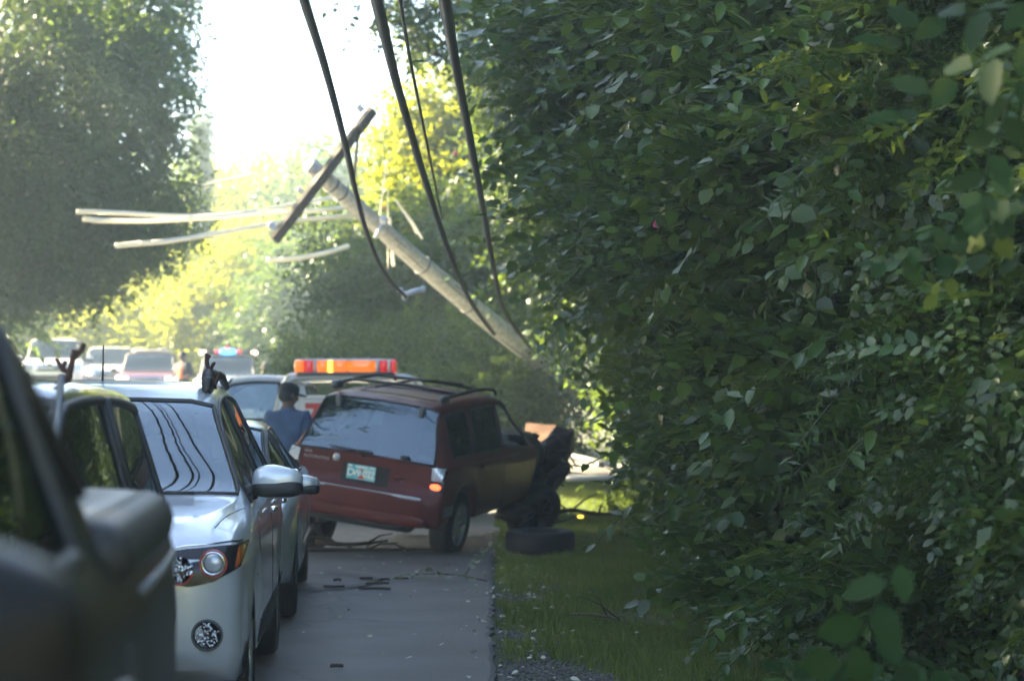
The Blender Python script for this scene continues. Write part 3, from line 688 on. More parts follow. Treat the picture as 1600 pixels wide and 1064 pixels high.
wp = MB().tube([rr(-.02, .99, .02), rr(-.05, 1.03, .035), rr(-.42, 1.05, .03)], [.012, .010, .006], 6); wp.build('rear_wiper', 'plastic', red)
MB().sell(rr(-.02, 1.03, .02), (.17, .06, .035), .5).build('wiper_motor', 'plastic', red)
MB().sell(rr(.42, 1.04, .02), (.10, .05, .03), .5).build('glass_latch', 'plastic', red)
# wrecked front right corner: hanging wheel, torn wing, shoved axle
wk = wheel_parts(red, .80, 1.42, .17, .35, 1, .22, rim='wreck_metal'); wk.rotation_euler = (0, R(18), R(-28))
for k, (x, y, z, sx_, sy_, sz_, a) in enumerate([(.80, 1.95, .80, .28, .60, .58, 20), (.50, 2.08, .62, .5, .3, .4, -12), (.92, 1.72, .52, .13, .50, .34, 35), (.70, 1.1, .22, .35, .7, .1, 8), (.1, 2.0, .9, .9, .5, .10, -9)]):
    m = MB().sell((0, 0, 0), (sx_, sy_, sz_), .45, 22, 14, Matrix.Rotation(R(a), 3, 'Y') @ Matrix.Rotation(R(a * 1.3), 3, 'X'))
    for p in m.v: p += noise.noise_vector(p * 6 + Vector((k, 0, 0))) * .09; p += Vector((x, y, z))
    m.build(['torn_wing', 'crushed_bumper', 'torn_wing', 'sill_remains', 'buckled_bonnet'][k], 'wreck_metal', red)
for k in range(7):
    a = Vector((.5 + .07 * k, 1.5 + .1 * rnd.random(), .35 + .09 * k)); b = a + Vector((rnd.uniform(-.1, .35), rnd.uniform(.2, .6), rnd.uniform(-.4, .25)))
    MB().tube(catmull([a, (a + b) / 2 + Vector((0, 0, .1)), b], 4), .012, 5).build('torn_bracket', 'wreck_metal', red)
ab = MB().sell((.30, .95, 1.0), (.5, .3, .25), .9, 14, 8); ab.build('airbag', 'pale_boards', red)

# ---------------- white tow truck, side on
TT = dict(L=4.9, wr=-1.45, wf=1.65, RW=.38, cowl=1.5, head=.88, rtop=-.14, rbot=-.22, side=[(.22, 1.22)],
    paint='truck_paint', glass='windscreen_glass', bulge=.05, seal=.022,
    keys=[(-2.45, .55, .82, .82, .86, .78), (-.36, .5, .86, .90, .94, .8), (-.26, .5, .88, 1.28, 1.34, .8), (-.12, .5, .90, 1.33, 1.88, .70), (.1, .5, .9, 1.33, 1.96, .71), (.5, .5, .9, 1.33, 1.985, .71), (.82, .5, .9, 1.32, 1.95, .71),
          (.98, .5, .9, 1.31, 1.86, .72), (1.5, .5, .9, 1.25, 1.32, .78), (1.7, .5, .9, 1.23, 1.29, .76), (2.2, .5, .88, 1.18, 1.22, .72), (2.45, .6, .8, 1.02, 1.07, .7)],
    mir=(1.02, 1.15, 1.42, (.16, .12, .26)), mirpaint='plastic')
tt, bvt, _, _ = build_car('tow_truck', 'white tow truck across the road with an amber and red light bar', 'truck', TT, (-2.65, 27.5, -.01), PI / 2)
bx_ = MB().box((.80, -1.24, 1.28), (.12, 2.36, .78)).box((-.83, -1.24, 1.28), (.12, 2.36, .78)).box((0, -1.24, .95), (1.5, 2.36, .1)).box((0, -2.40, 1.2), (1.5, .06, .6))
bx_.build('service_body', 'truck_paint', tt, False, .02)
MB().box((-.83, -1.24, 1.685), (.15, 2.40, .035)).box((.80, -1.24, 1.685), (.15, 2.40, .035)).build('body_capping', 'white_paint', tt, False, .008)
text('7', .42, (-.896, -.25, 1.42), 'paint_red', tt, rz=-90, ext=.003, name='fleet_number', bold=.018)
MB().tube(line_on(bvt, [(-.2, 1.27), (1.5, 1.22)], 'left', 0, .004), .012, 5).build('body_crease', 'truck_paint', tt)
MB().tube(line_on(bvt, [(-.2, 1.22), (1.5, 1.17)], 'left', 0, .004), .008, 5).build('body_crease', 'truck_paint', tt)
for s in (-1, 1):
    fr = catmull([(s * .86, .30, 1.0), (s * .86, .24, 1.35), (s * .80, .14, 1.74), (s * .78, .10, 1.87), (s * .78, -.05, 1.94), (s * .78, -1.0, 1.94), (s * .78, -1.46, 1.94), (s * .78, -1.60, 1.87), (s * .78, -1.62, 1.6)], 6)
    MB().tube(fr, [.085 if i < 12 else (.07 if i < 24 else .05) for i in range(len(fr))], 10).build('rack_frame', 'sedan_paint', tt)
MB().tube([(-.78, -.6, 1.95), (.78, -.6, 1.95)], .04, 8).tube([(-.78, -1.4, 1.95), (.78, -1.4, 1.95)], .04, 8).build('cross_bar', 'sedan_paint', tt)
LB = (('bar_amber', .0, .12), ('bar_red', .12, .13), ('lens_clear', .25, .05), ('bar_amber', .30, .15), ('bar_yellow', .45, .05), ('bar_amber', .50, .20), ('bar_amber', .715, .365), ('lens_clear', 1.08, .06), ('bar_red', 1.14, .10), ('lens_clear', 1.24, .05), ('bar_red', 1.29, .07))

lbm = empty('light_bar', None, None); lbm.parent = tt; lbm.location = (-.78, 0, 2.09)
for (mm, a, l) in LB:
    MB().sell((0, -(a + l / 2), 0), (.26, l * 1.10, .185), .5, 20, 10).build('lamp_section', mm, lbm)
MB().box((0, -.68, -.10), (.24, 1.30, .04)).build('bar_base', 'grey_plastic', lbm, False, .01)
MB().sell((0, -.68, .085), (.22, 1.34, .03), .4, 20, 6).build('bar_lid', 'lens_clear', lbm)

# ---------------- far vehicles round the bend
def far_suv(label, paint, loc, rz, cat='car', h=1.75, name='parked_car', lit=False, group='vehicles waiting round the bend', glass_='far_glass'):
    k = h / 1.66
    sp = dict(L=4.6, wr=-1.35, wf=1.4, RW=.37, cowl=1.1, head=.45, rtop=-1.95, rbot=-2.1, side=[(-1.8, -1.0), (-.88, -.1), (.02, .95)], paint=paint, glass=glass_, bulge=.06, step=.12, simple=True, seal=.02,
        keys=[(-2.3, .5 * k, .74, .78 * k, .84 * k, .64), (-2.2, .4, .86, 1.0 * k, 1.08 * k, .68), (-2.0, .36, .91, 1.03 * k, 1.50 * k, .64), (-1.6, .35, .92, 1.03 * k, 1.61 * k, .66), (-.2, .34, .92, 1.02 * k, 1.65 * k, .68),
              (.4, .34, .92, 1.01 * k, 1.60 * k, .68), (.6, .34, .92, 1.0 * k, 1.48 * k, .68), (1.1, .34, .92, .99 * k, 1.06 * k, .74), (1.3, .34, .92, .98 * k, 1.03 * k, .74), (2.0, .36, .91, .93 * k, .97 * k, .72), (2.2, .4, .88, .86 * k, .89 * k, .72), (2.3, .48, .82, .74 * k, .78 * k, .72)],
        mir=(1.03, .85, 1.08 * k, (.2, .14, .17)), mirpaint='plastic' if paint != 'white_paint' else paint)
    o, b, _, _ = build_car(name, label, cat, sp, loc, rz, group)
    for s in (-1, 1):
        patch('headlight', b, [(s * .52, .86 * k), (s * .84, .86 * k)], [(s * .54, .72 * k), (s * .84, .74 * k)], 'headlight_lit' if lit else 'lens_clear', o, 'front', .01, 3, 6)
    patch('grille', b, [(-.44, .85 * k), (.44, .85 * k)], [(-.42, .68 * k), (.42, .68 * k)], 'chrome', o, 'front', .01, 3, 8)
    patch('grille_slots', b, [(-.38, .82 * k), (.38, .82 * k)], [(-.37, .71 * k), (.37, .71 * k)], 'plastic', o, 'front', .016, 3, 8)
    patch('lower_grille', b, [(-.6, .58 * k), (.6, .58 * k)], [(-.6, .45 * k), (.6, .45 * k)], 'plastic', o, 'front', .01, 3, 8)
    return o, b
def place_far(px, pyroof, Y, h, a=0.0):
    p = at(px, pyroof, Y); return (p.x, Y + 2.3, p.z - h)
w1 = far_suv('white sport utility waiting round the bend, leftmost of the far vehicles', 'white_paint', place_far(60, 524, 58, 1.78), PI + .16, h=1.78)
w2 = far_suv('white car half hidden behind the maroon-bonneted one', 'white_paint', place_far(152, 538, 62, 1.70), PI + .16, h=1.7, lit=True)
w3 = far_suv('maroon sport utility with pale roof next to the person in orange', 'maroon_paint', place_far(214, 545, 57, 1.68), PI + .12, h=1.68, lit=True)
MB().sell((0, -.8, 1.70), (1.2, 1.9, .06), .4, 20, 6).build('pale_roof', 'white_paint', w3[0])
po = far_suv('blue-grey police sport utility with blue flashing light bar', 'police_paint', place_far(340, 550, 55, 1.72), PI + .10, 'police car', 1.72, 'police_car')
for s in (-1, 1):
    MB().sell((s * .48, .15, 1.78), (.30, .24, .13), .5).build('roof_lamp', 'lamp_dark', po[0])
    MB().sell((s * .74, .15, 1.76), (.16, .2, .12), .6).build('corner_lamp', 'headlight_lit', po[0])
MB().sell((0.02, .22, 1.79), (.46, .24, .17), .6).build('blue_lamp', 'blue_lit', po[0]); MB().sell((0.02, .26, 1.90), (.14, .14, .08), .6).build('red_lamp', 'bar_red', po[0])
for s in (-1, 1): MB().sell((s * .32, .22, 1.785), (.14, .23, .14), .6).build('red_lamp', 'bar_red', po[0])
MB().box((0, .15, 1.72), (1.5, .22, .04)).build('bar_base', 'plastic', po[0], False)

# ---------------- people
def skin_body(name, pts, edges, m, parent=None, sub=2):
    bm = bmesh.new(); sk = bm.verts.layers.skin.verify(); vs = []
    for i, p in enumerate(pts):
        v = bm.verts.new(p[0]); v[sk].radius = p[1] if hasattr(p[1], '__len__') else (p[1], p[1]); v[sk].use_root = (i == 0); vs.append(v)
    for a, b in edges: bm.edges.new((vs[a], vs[b]))
    me = bpy.data.meshes.new(name); bm.to_mesh(me); bm.free(); me.materials.append(M[m])
    o = bpy.data.objects.new(name, me); link(o, parent)
    k = o.modifiers.new('skin', 'SKIN'); k.use_smooth_shade = True
    s_ = o.modifiers.new('sub', 'SUBSURF'); s_.levels = sub; s_.render_levels = sub
    return o
def person(label, loc, rz, top, legs, hat=None, H=1.74, group=None, arms='front', headturn=0.0, vest=None):
    k = H / 1.75; V = lambda x, y, z: Vector((x * k, y * k, z * k))
    root = empty('person', label, 'person', loc, rz, group)
    el = {'front': [(.26, -.02, 1.14), (.22, .20, 1.02)], 'down': [(.25, -.03, 1.12), (.25, .04, .88)]}[arms]
    hand = V(el[1][0] - .04, el[1][1] + .09, el[1][2] - .01)
    P = [(V(0, 0, .96), .14), (V(0, 0, 1.15), .125), (V(0, .0, 1.34), .135), (V(0, -.01, 1.46), .07), (V(0, 0.01, 1.54), .055), (V(0, .02, 1.62), .085), (V(0, .01, 1.70), .075)]
    E = [(0, 1), (1, 2), (2, 3), (3, 4), (4, 5), (5, 6)]
    for s in (-1, 1):
        n = len(P)
        P += [(V(s * .19, -.01, 1.41), .06), (V(s * el[0][0], el[0][1], el[0][2]), .045), (V(s * el[1][0], el[1][1], el[1][2]), .034), (Vector((s * hand.x, hand.y, hand.z)), .032)]
        E += [(2, n), (n, n + 1), (n + 1, n + 2), (n + 2, n + 3)]
        n2 = len(P)
        for q in range(4):   # fingers
            P.append((Vector((s * (hand.x - .02 + .015 * q), hand.y + .08 - .008 * abs(q - 1.5), hand.z - .02)), .009)); E.append((n + 3, n2 + q))
        P.append((Vector((s * (hand.x - .045), hand.y + .03, hand.z + .015)), .011)); E.append((n + 3, n2 + 4))
        n = len(P)
        P += [(V(s * .10, 0, .90), .095), (V(s * .12, .01, .50), .065), (V(s * .13, -.02, .10), .045), (V(s * .14, .13, .045), .04)]
        E += [(0, n), (n, n + 1), (n + 1, n + 2), (n + 2, n + 3)]
    body = skin_body('body', P, E, 'skin', root)
    # shirt
    P2 = [(V(0, 0, .90), (.205, .145)), (V(0, 0, 1.10), (.195, .145)), (V(0, -.01, 1.30), (.215, .155)), (V(0, -.015, 1.42), (.13, .11)), (V(0, -.01, 1.50), (.075, .075))]
    E2 = [(0, 1), (1, 2), (2, 3), (3, 4)]
    for s in (-1, 1):
        n = len(P2); e0 = V(s * el[0][0], el[0][1], el[0][2]); e1 = V(s * el[1][0], el[1][1], el[1][2])
        P2 += [(V(s * .195, -.01, 1.385), .096), (e0, .076), (e0.lerp(e1, .25), .066)]
        E2 += [(2, n), (n, n + 1), (n + 1, n + 2)]
    skin_body('shirt', P2, E2, top, root)
    P3 = [(V(0, 0, .97), (.165, .13))]; E3 = []
    for s in (-1, 1):
        n = len(P3); P3 += [(V(s * .10, 0, .86), .115), (V(s * .12, .01, .50), .085), (V(s * .13, -.02, .10), .07)]; E3 += [(0, n), (n, n + 1), (n + 1, n + 2)]
    skin_body('trousers', P3, E3, legs, root)
    for s in (-1, 1): MB().sell(V(s * .13, .06, .05), (.10, .27, .10), .6, 14, 8).build('shoe', 'cap_dark', root)
    hr = Matrix.Rotation(headturn, 3, 'Z') @ Matrix.Rotation(R(-14), 3, 'X'); hc = V(0, .02, 1.62)
    hd = MB().sell((0, .012, -.01), (.155, .19, .225), .95, 20, 14)
    hd.sell((0, .115, -.015), (.03, .04, .055), .9, 8, 6); hd.sell((.08, 0, -.01), (.02, .05, .065), .9, 8, 6); hd.sell((-.08, 0, -.01), (.02, .05, .065), .9, 8, 6)
    hd.sell((0, .088, -.065), (.055, .03, .022), .9, 8, 6)
    hd.xf(Matrix.Translation(hc) @ hr.to_4x4()); hd.build('head', 'skin', root)
    ey = MB()
    for s in (-1, 1): ey.sell((s * .033, .098, .015), (.028, .02, .016), .9, 8, 6)
    ey.xf(Matrix.Translation(hc) @ hr.to_4x4()); ey.build('eyes', 'cap_dark', root)
    if hat:
        c = MB().sell((0, -.005, .055), (.19, .225, .17), .85, 20, 12); c.sell((0, .14, .035), (.15, .15, .02), .7, 14, 6)
        c.sell((0, -.02, -.01), (.172, .19, .17), .9, 18, 10)
        c.xf(Matrix.Translation(hc) @ hr.to_4x4()); c.build('cap', hat, root)
    else:
        c = MB().sell((0, -.012, .03), (.175, .20, .20), .9, 18, 10); c.xf(Matrix.Translation(hc) @ hr.to_4x4()); c.build('hair', 'cap_dark', root)
    if vest:
        skin_body('vest', [(V(0, 0, .92), (.215, .155)), (V(0, 0, 1.12), (.195, .155)), (V(0, -.01, 1.32), (.21, .16)), (V(0, -.01, 1.42), (.14, .12))], [(0, 1), (1, 2), (2, 3)], vest, root)
    return root
pm_ = at(450, 640, 21.6)
person('man in blue shirt and dark cap seen from behind, beside the crashed red vehicle', (pm_.x, 21.6, 0.02), R(-14), 'shirt_blue', 'jeans', 'cap_dark', 1.77, headturn=R(-38))
q_ = at(286, 600, 53); person('person in orange vest standing left of the police car', (q_.x, 53, at(286, 549, 53).z - 1.74), PI * .8, 'uniform_dark', 'uniform_dark', None, 1.74, vest='vest_orange', arms='front')
q_ = at(414, 600, 53); person('dark clothed person standing right of the police car', (q_.x, 53, at(414, 566, 53).z - 1.70), PI * 1.2, 'uniform_dark', 'jeans', 'cap_dark', 1.7, arms='down')

# ---------------- reindeer antlers clipped on two cars
def antler(label, base, sc, tilt, parts):
    m = MB()
    for pl, r0 in parts:
        m.tube(catmull([(x * sc, rnd.uniform(-.01, .01), z * sc) for x, z in pl], 5), [r0 * sc * (1 - .35 * i / (len(pl) * 5)) for i in range((len(pl) - 1) * 5 + 1)], 10)
    o = m.build('toy_antler', 'antler_brown'); o.location = base; o.rotation_euler = (0, R(tilt), 0)
    return tag(o, label, 'antler', 'brown toy antlers clipped to car roofs')
p = at(104, 592, 6.9); antler('forked brown toy antler clipped on the small black car roof', p, .0036, 0, [([(0, -3), (4, 10), (6, 20), (8, 28)], 3.6), ([(6, 20), (14, 28), (16, 34)], 3.0), ([(3, 6), (-4, 10), (-10, 20)], 3.0), ([(-4, 10), (-1, 17)], 2.4)])
p = at(330, 604, 10.7); antler('forked brown toy antler clipped on the silver crossover roof edge', p, .0044, 0, [([(4, -4), (2, 12), (-4, 24), (-6, 40)], 3.2), ([(-2, 20), (4, 30)], 2.4), ([(4, 2), (8, 10), (12, 18)], 2.8), ([(-6, 32), (-2, 38)], 2.2)])

# ---------------- leaning pole, crossarm, cables
pb, pt_ = at(905, 610, 33.5), at(484, 258, 28.5)
ax = (pt_ - pb).normalized()
pole = empty('utility_pole', 'pale weathered utility pole leaning out of the right-hand trees across the road', 'utility pole', pb)
Lp = (pt_ - pb).length
MB().tube([pb - pb + ax * (Lp * t / 24) + Vector((0, 0, -.10 * math.sin(PI * t / 24))) for t in range(-4, 25)], [.185 - .065 * (t + 4) / 28 for t in range(-4, 25)], 18).build('shaft', 'pole_wood', pole)
gr_ = MB(); bt = MB()
u1 = ax.orthogonal().normalized(); u2 = ax.cross(u1)
for k in range(26):
    a_ = rnd.uniform(0, 2 * PI); t0 = rnd.uniform(.15, .9) * Lp; ln = rnd.uniform(.25, 1.1); pts_ = []
    for q in range(6):
        tt0 = t0 + ln * q / 5; rr0 = .185 - .065 * (tt0 / Lp * 24 + 4) / 28; aa = a_ + rnd.uniform(-.04, .04)
        pts_.append(ax * tt0 + Vector((0, 0, -.10 * math.sin(PI * tt0 / Lp))) + (u1 * math.cos(aa) + u2 * math.sin(aa)) * rr0)
    gr_.tube(pts_, [.001, .005, .006, .006, .004, .001], 5)
gr_.build('drying_cracks', 'twig', pole)
for t0 in (.93, .90, .62, .45):
    rr0 = .185 - .065 * (t0 * 24 + 4) / 28 + .006; c0_ = ax * (Lp * t0) + Vector((0, 0, -.10 * math.sin(PI * t0)))
    bt.tube([c0_ + (u1 * math.cos(k * PI / 10) + u2 * math.sin(k * PI / 10)) * rr0 for k in range(21)], .012, 6, False)
bt.build('steel_bands', 'grey_plastic', pole)
a0, a1 = at(583, 172, 28.6), at(428, 376, 28.2); ad = (a1 - a0)
mid = a0.lerp(a1, .5); xv = ad.normalized(); zv = ax; yv = zv.cross(xv).normalized(); zv = xv.cross(yv)
rot = Matrix((xv, yv, zv)).transposed()
MB().box(mid - pb, (ad.length, .10, .14), rot).build('crossarm', 'arm_wood', pole, False, .008)
def ins(px, py, Y, name='insulator', s=1.0, parent=pole, rot=0, off=pb):
    c = at(px, py, Y) - off
    m = MB().lathe([(.001, -.07 * s), (.045 * s, -.06 * s), (.06 * s, -.03 * s), (.04 * s, -.01 * s), (.065 * s, .02 * s), (.045 * s, .04 * s), (.03 * s, .07 * s), (.001, .08 * s)], 16, (0, 0, 0), 'Z')
    m.v = [Matrix.Rotation(rot, 3, 'Y') @ v + c for v in m.v]; return m.build(name, 'porcelain', parent)
ins(562, 169, 28.5, s=1.0, rot=-.7); ins(425, 354, 28.1, s=1.1, rot=-.7); ins(468, 298, 28.4, s=.7, rot=-.7)
MB().tube([at(560, 206, 28.5) - pb, at(555, 258, 28.6) - pb, at(553, 276, 28.6) - pb], .022, 8).build('brace', 'arm_wood', pole)
MB().tube([at(553, 203, 28.4) - pb, at(566, 196, 28.4) - pb], .05, 8).build('bracket', 'arm_wood', pole)
MB().sell(at(600, 344, 29) - pb, (.13, .13, .13), .8).build('clamp', 'porcelain', pole)
MB().tube([at(597, 352, 29) - pb, at(586, 372, 29) - pb], .03, 8).build('clamp_rod', 'porcelain', pole)
def cable(name, label, pts, r, m, cat='cable', group='cables brought down with the pole', n=6):
    P = catmull([at(*p) for p in pts], 10); rr_ = r if not hasattr(r, '__len__') else [r[0] + (r[1] - r[0]) * i / (len(P) - 1) for i in range(len(P))]
    o = MB().tube(P, rr_, n).build(name, m); return tag(o, label, cat, group)
def bundle(name, label, pts, r, m):
    P = catmull([at(*p) for p in pts], 16); mb = MB().tube(P, [r * (1 + .06 * noise.noise(q * .9)) for q in P], 10)
    Q = [q + Vector((-.9, 0, .5)) * r * (1 + .25 * noise.noise(q * .5)) for q in P]; mb.tube(Q, r * .38, 6)
    return tag(mb.build(name, m), label, 'cable', 'dark cables hanging over the road')
bundle('overhead_cable', 'thick dark cable hanging across the crossarm, leftmost of the heavy ones', [(455, -80, 7), (476, 0, 7.8), (512, 120, 10), (543, 240, 13), (556, 300, 15), (577, 375, 18), (603, 430, 20.5), (636, 466, 22.5)], .0195, 'cable_black')
bundle('overhead_cable', 'thick dark cable hanging between the other two heavy ones', [(572, -80, 7), (590, 0, 7.8), (617, 120, 10), (640, 200, 12), (670, 300, 14.5), (700, 390, 17.5), (735, 470, 21), (772, 522, 24)], .0235, 'cable_black')
bundle('overhead_cable', 'thick dark cable nearest the right-hand trees', [(684, -80, 7), (696, 0, 7.8), (712, 100, 9.5), (735, 220, 12), (752, 310, 15), (772, 420, 19), (790, 490, 22), (832, 548, 25)], .0225, 'cable_black')
for k, (xa, zz, r_) in enumerate([(-1.86, 7.0, .018), (-2.06, 7.2, .010), (-2.15, 7.0, .015), (-2.34, 7.1, .019)]):
    P = catmull([(xa + 2.5, -25, zz + 1.6), (xa + 1.3, 4, zz + .3), (xa + .50, 10, zz), (xa + .03 * k, 12.9, zz + .03), (xa - .45, 15.5, zz + .3), (xa - 1.4, 19, zz + 1.2), (xa - 3.6, 24, zz + 2.4)], 8)
    tag(MB().tube(P, r_, 8).build('power_line', 'cable_black'), ['rightmost', 'second from right', 'second from left', 'leftmost'][k] + ' of the power lines mirrored in the windscreen of the silver crossover', 'cable', 'power lines mirrored in the windscreen')
cable('overhead_cable', 'slim dark cable beside the middle heavy one', [(612, -80, 9), (625, 0, 10), (640, 90, 12), (660, 190, 14), (680, 290, 17), (690, 340, 19)], .0105, 'cable_grey', group='dark cables hanging over the road')
cable('overhead_cable', 'hair-thin wire against the white sky left of the heavy cables', [(440, -60, 20), (450, 0, 20), (470, 70, 21), (487, 150, 22)], .006, 'cable_grey', group='dark cables hanging over the road')
cable('overhead_cable', 'hair-thin wire down the left tree edge', [(280, -60, 20), (290, 0, 20), (306, 60, 21), (330, 140, 22)], .007, 'cable_grey', group='dark cables hanging over the road')
ct = 'long sunlit pale cable '
cable('service_cable', ct + 'highest of the bundle behind the crossarm, ending at the left tree', [(120, 331, 30), (168, 332, 30), (300, 338, 31), (400, 330, 32), (470, 318, 33), (530, 307, 34)], .038, 'cable_bright')
cable('service_cable', ct + 'second highest, running level behind the crossarm', [(130, 342, 30), (166, 345, 30), (240, 345, 31), (325, 340, 31), (400, 333, 32), (453, 331, 33), (508, 328, 33), (552, 322, 34)], .044, 'cable_bright')
cable('service_cable', ct + 'sagging lowest from the left tree to the pole', [(180, 384, 30), (215, 381, 30), (262, 377, 30), (340, 365, 31), (420, 351, 32), (470, 344, 33), (560, 337, 34)], .042, 'cable_bright')
cable('service_cable', 'short sunlit pale cable end below the crossarm tip', [(418, 406, 31), (460, 404, 31), (505, 396, 32), (543, 385, 33)], .042, 'cable_bright')
cable('service_cable', 'faint sunlit wire rising from the vine-covered stump to the right', [(250, 312, 44), (322, 289, 44), (386, 275, 44), (400, 274, 44)], .03, 'cable_bright')
cable('guy_wire', 'steep bright wire left of its twin behind the pole', [(618, 312, 31), (640, 345, 31), (652, 366, 31)], .016, 'cable_bright', 'wire', 'bright wires hanging behind the pole')
cable('guy_wire', 'steep bright wire right of its twin behind the pole', [(620, 315, 31.2), (645, 348, 31.2), (660, 374, 31.2)], .016, 'cable_bright', 'wire', 'bright wires hanging behind the pole')
cable('guy_wire', 'short thick bright wire end below the pole', [(608, 340, 31), (612, 385, 31), (615, 416, 31)], .028, 'cable_bright', 'wire', 'bright wires hanging behind the pole')
cable('guy_wire', 'thin wire dropping past the pole from the tree tops', [(604, 250, 31), (598, 300, 31), (592, 345, 31)], .010, 'cable_bright', 'wire', 'bright wires hanging behind the pole')
cable('guy_wire', 'thin plumb wire hanging below the pole', [(606, 300, 31), (606, 420, 31)], .008, 'cable_bright', 'wire', 'bright wires hanging behind the pole')
c0 = at(633, 460, 22.4); c1_ = at(661, 452, 22.4)
si = empty('line_insulator', 'white strain insulator hanging at the end of the leftmost heavy cable', 'insulator', c0)
MB().tube([Vector((0, 0, 0)), (c1_ - c0) * .3, (c1_ - c0) * .9], [.030, .036, .034], 12).build('rod', 'porcelain', si)
MB().sell(Vector((0, 0, -.02)), (.08, .07, .12), .8).build('end_cap', 'porcelain', si); MB().sell(c1_ - c0, (.07, .06, .08), .8).build('end_cap', 'porcelain', si)
MB().sell(at(625, 453, 22.4) - c0, (.08, .05, .06), .8).build('clip', 'porcelain', si)

# ---------------- things lying about
ty = MB().lathe([(.20, -.10), (.30, -.115), (.345, -.10), (.36, -.05), (.36, .05), (.345, .10), (.30, .115), (.20, .10), (.20, -.10)], 44, (0, 0, 0), 'Z').build('loose_tyre', 'tyre_rubber')
ty.location = (.49, 20.55, .15); ty.rotation_euler = (R(2), R(-1), .3); tag(ty, 'worn black tyre lying flat on the grass by the red wreck', 'tyre')
pr_ = empty('fallen_panel', 'pale panel with a raised side rail lying in the bushes right of the wreck', 'panel', (0, 0, 0))
A, B, Cc, D = at(886, 744, 25.5), at(990, 744, 25.5), at(990, 728, 27.5), at(880, 708, 28.5)
MB().add([A, B, Cc, D, A - Vector((0, 0, .04)), B - Vector((0, 0, .04)), Cc - Vector((0, 0, .04)), D - Vector((0, 0, .04))], [(0, 1, 2, 3), (7, 6, 5, 4), (0, 4, 5, 1), (1, 5, 6, 2), (2, 6, 7, 3), (3, 7, 4, 0)]).build('deck', 'pale_boards', pr_, False)
MB().tube([at(884, 748, 25.4), at(985, 746, 25.4)], .035, 8).build('edge_rail', 'white_paint', pr_)
MB().tube([at(882, 711, 28), at(960, 727, 27)], .055, 6).build('side_rail', 'grey_plastic', pr_)
MB().tube([at(937, 722, 27), at(938, 736, 27)], .06, 6).build('rail_post', 'grey_plastic', pr_)
A, B, Cc, D = at(818, 690, 29), at(876, 688, 29), at(868, 664, 29.8), at(822, 660, 30)
o = MB().add([A, B, Cc, D, A + Vector((0, .05, 0)), B + Vector((0, .05, 0)), Cc + Vector((0, .05, 0)), D + Vector((0, .05, 0))], [(0, 1, 2, 3), (7, 6, 5, 4), (0, 4, 5, 1), (1, 5, 6, 2), (2, 6, 7, 3), (3, 7, 4, 0)]).build('rusty_sheet', 'rust', None, False)
tag(o, 'rust-coloured sheet leaning behind the bonnet of the red wreck', 'metal sheet')
o = MB().sell(at(907, 807, 26.8), (.08, .06, .04), .7).build('lamp_fragment', 'bar_yellow'); tag(o, 'small orange lamp fragment lying on the grass beyond the tyre', 'debris')  # unlit debris; its glow is put in by the emissive yellow
def stick(pts, r, label, name='broken_branch', m='twig', grp='broken branches on the road and verge', extra=0):
    P = catmull([Vector(p) for p in pts], 6); mb = MB().tube(P, [r * (1 - .6 * i / len(P)) for i in range(len(P))], 7)
    for k in range(extra):
        a = P[rnd.randrange(2, len(P) - 1)]; b = a + Vector((rnd.uniform(-.35, .35), rnd.uniform(-.2, .2), rnd.uniform(.02, .22)))
        mb.tube([a, (a + b) / 2 + Vector((0, 0, .03)), b], [r * .5, r * .35, r * .2], 5)
    return tag(mb.build(name, m), label, 'branch', grp)
stick([(.55, 24.0, .15), (.9, 24.3, .28), (1.4, 24.5, .22), (2.2, 24.6, .3)], .035, 'long bare branch on the grass under the wreck front', extra=6)
stick([(.35, 24.2, .2), (.62, 24.0, .12), (1.0, 23.9, .22)], .02, 'thin forked branch beside the wrecked front wheel', extra=4)
stick([(-1.85, 20.9, .12), (-1.5, 20.8, .10), (-1.1, 20.95, .13)], .03, 'dark stick under the rear of the red wreck', extra=4)
stick([(-1.9, 20.6, .06), (-1.2, 20.75, .05), (-.6, 20.72, .06)], .025, 'long thin stick along the asphalt edge', extra=5)
stick([(-1.95, 20.2, .06), (-1.8, 20.35, .35), (-1.72, 20.5, .1)], .014, 'looped bare twig by the left rear wheel of the wreck', extra=8)
stick([(.55, 14.2, .05), (.75, 13.8, .08), (1.0, 13.4, .04)], .012, 'small dark twig lying on the grass verge', extra=3)
for k, (x0, y0, l, lab) in enumerate([(506, 925, 32, 'short dark strip on the road, leftmost of its row'), (560, 929, 50, 'longest dark strip lying on the road'), (572, 920, 36, 'straight dark strip just above the longest one'), (562, 912, 20, 'short dark strip highest on the road'), (522, 915, 10, 'tiny dark strip above the leftmost one'), (615, 912, 22, 'short brown strip nearest the leafy sprig'), (595, 914, 14, 'short dark strip between two longer ones'), (516, 1053, 20, 'dark strip at the bottom edge of the road')]):
    Y = 1.5 * FPX / (y0 - 640); a = at(x0, y0, Y); b = at(x0 + l, y0 + 2, Y)
    a.z = b.z = .058; m_ = (a + b) / 2; m_.z += .002; m_.y += rnd.uniform(-.05, .05)
    o = MB().tube(catmull([a, m_, b], 5), .011, 6).build('bark_strip', 'twig'); tag(o, lab, 'bark strip', 'dark strips scattered on the road')
sk = MB()
for k in range(4):
    P = catmull([(-1.62 + .0, 16.0 + .07 * k, .0505), (-1.25, 16.2 + .10 * k, .0505), (-.98 + .01 * k, 16.9 + .05 * k, .0505), (-1.15, 17.3 + .12 * k, .0505), (-1.5, 17.7 + .12 * k, .0505)], 8)
    for i in range(len(P) - 1):
        d = (P[i + 1] - P[i]).normalized(); n_ = Vector((d.y, -d.x, 0)) * .018
        sk.add([P[i] - n_, P[i] + n_, P[i + 1] + n_, P[i + 1] - n_], [(0, 1, 2, 3)])
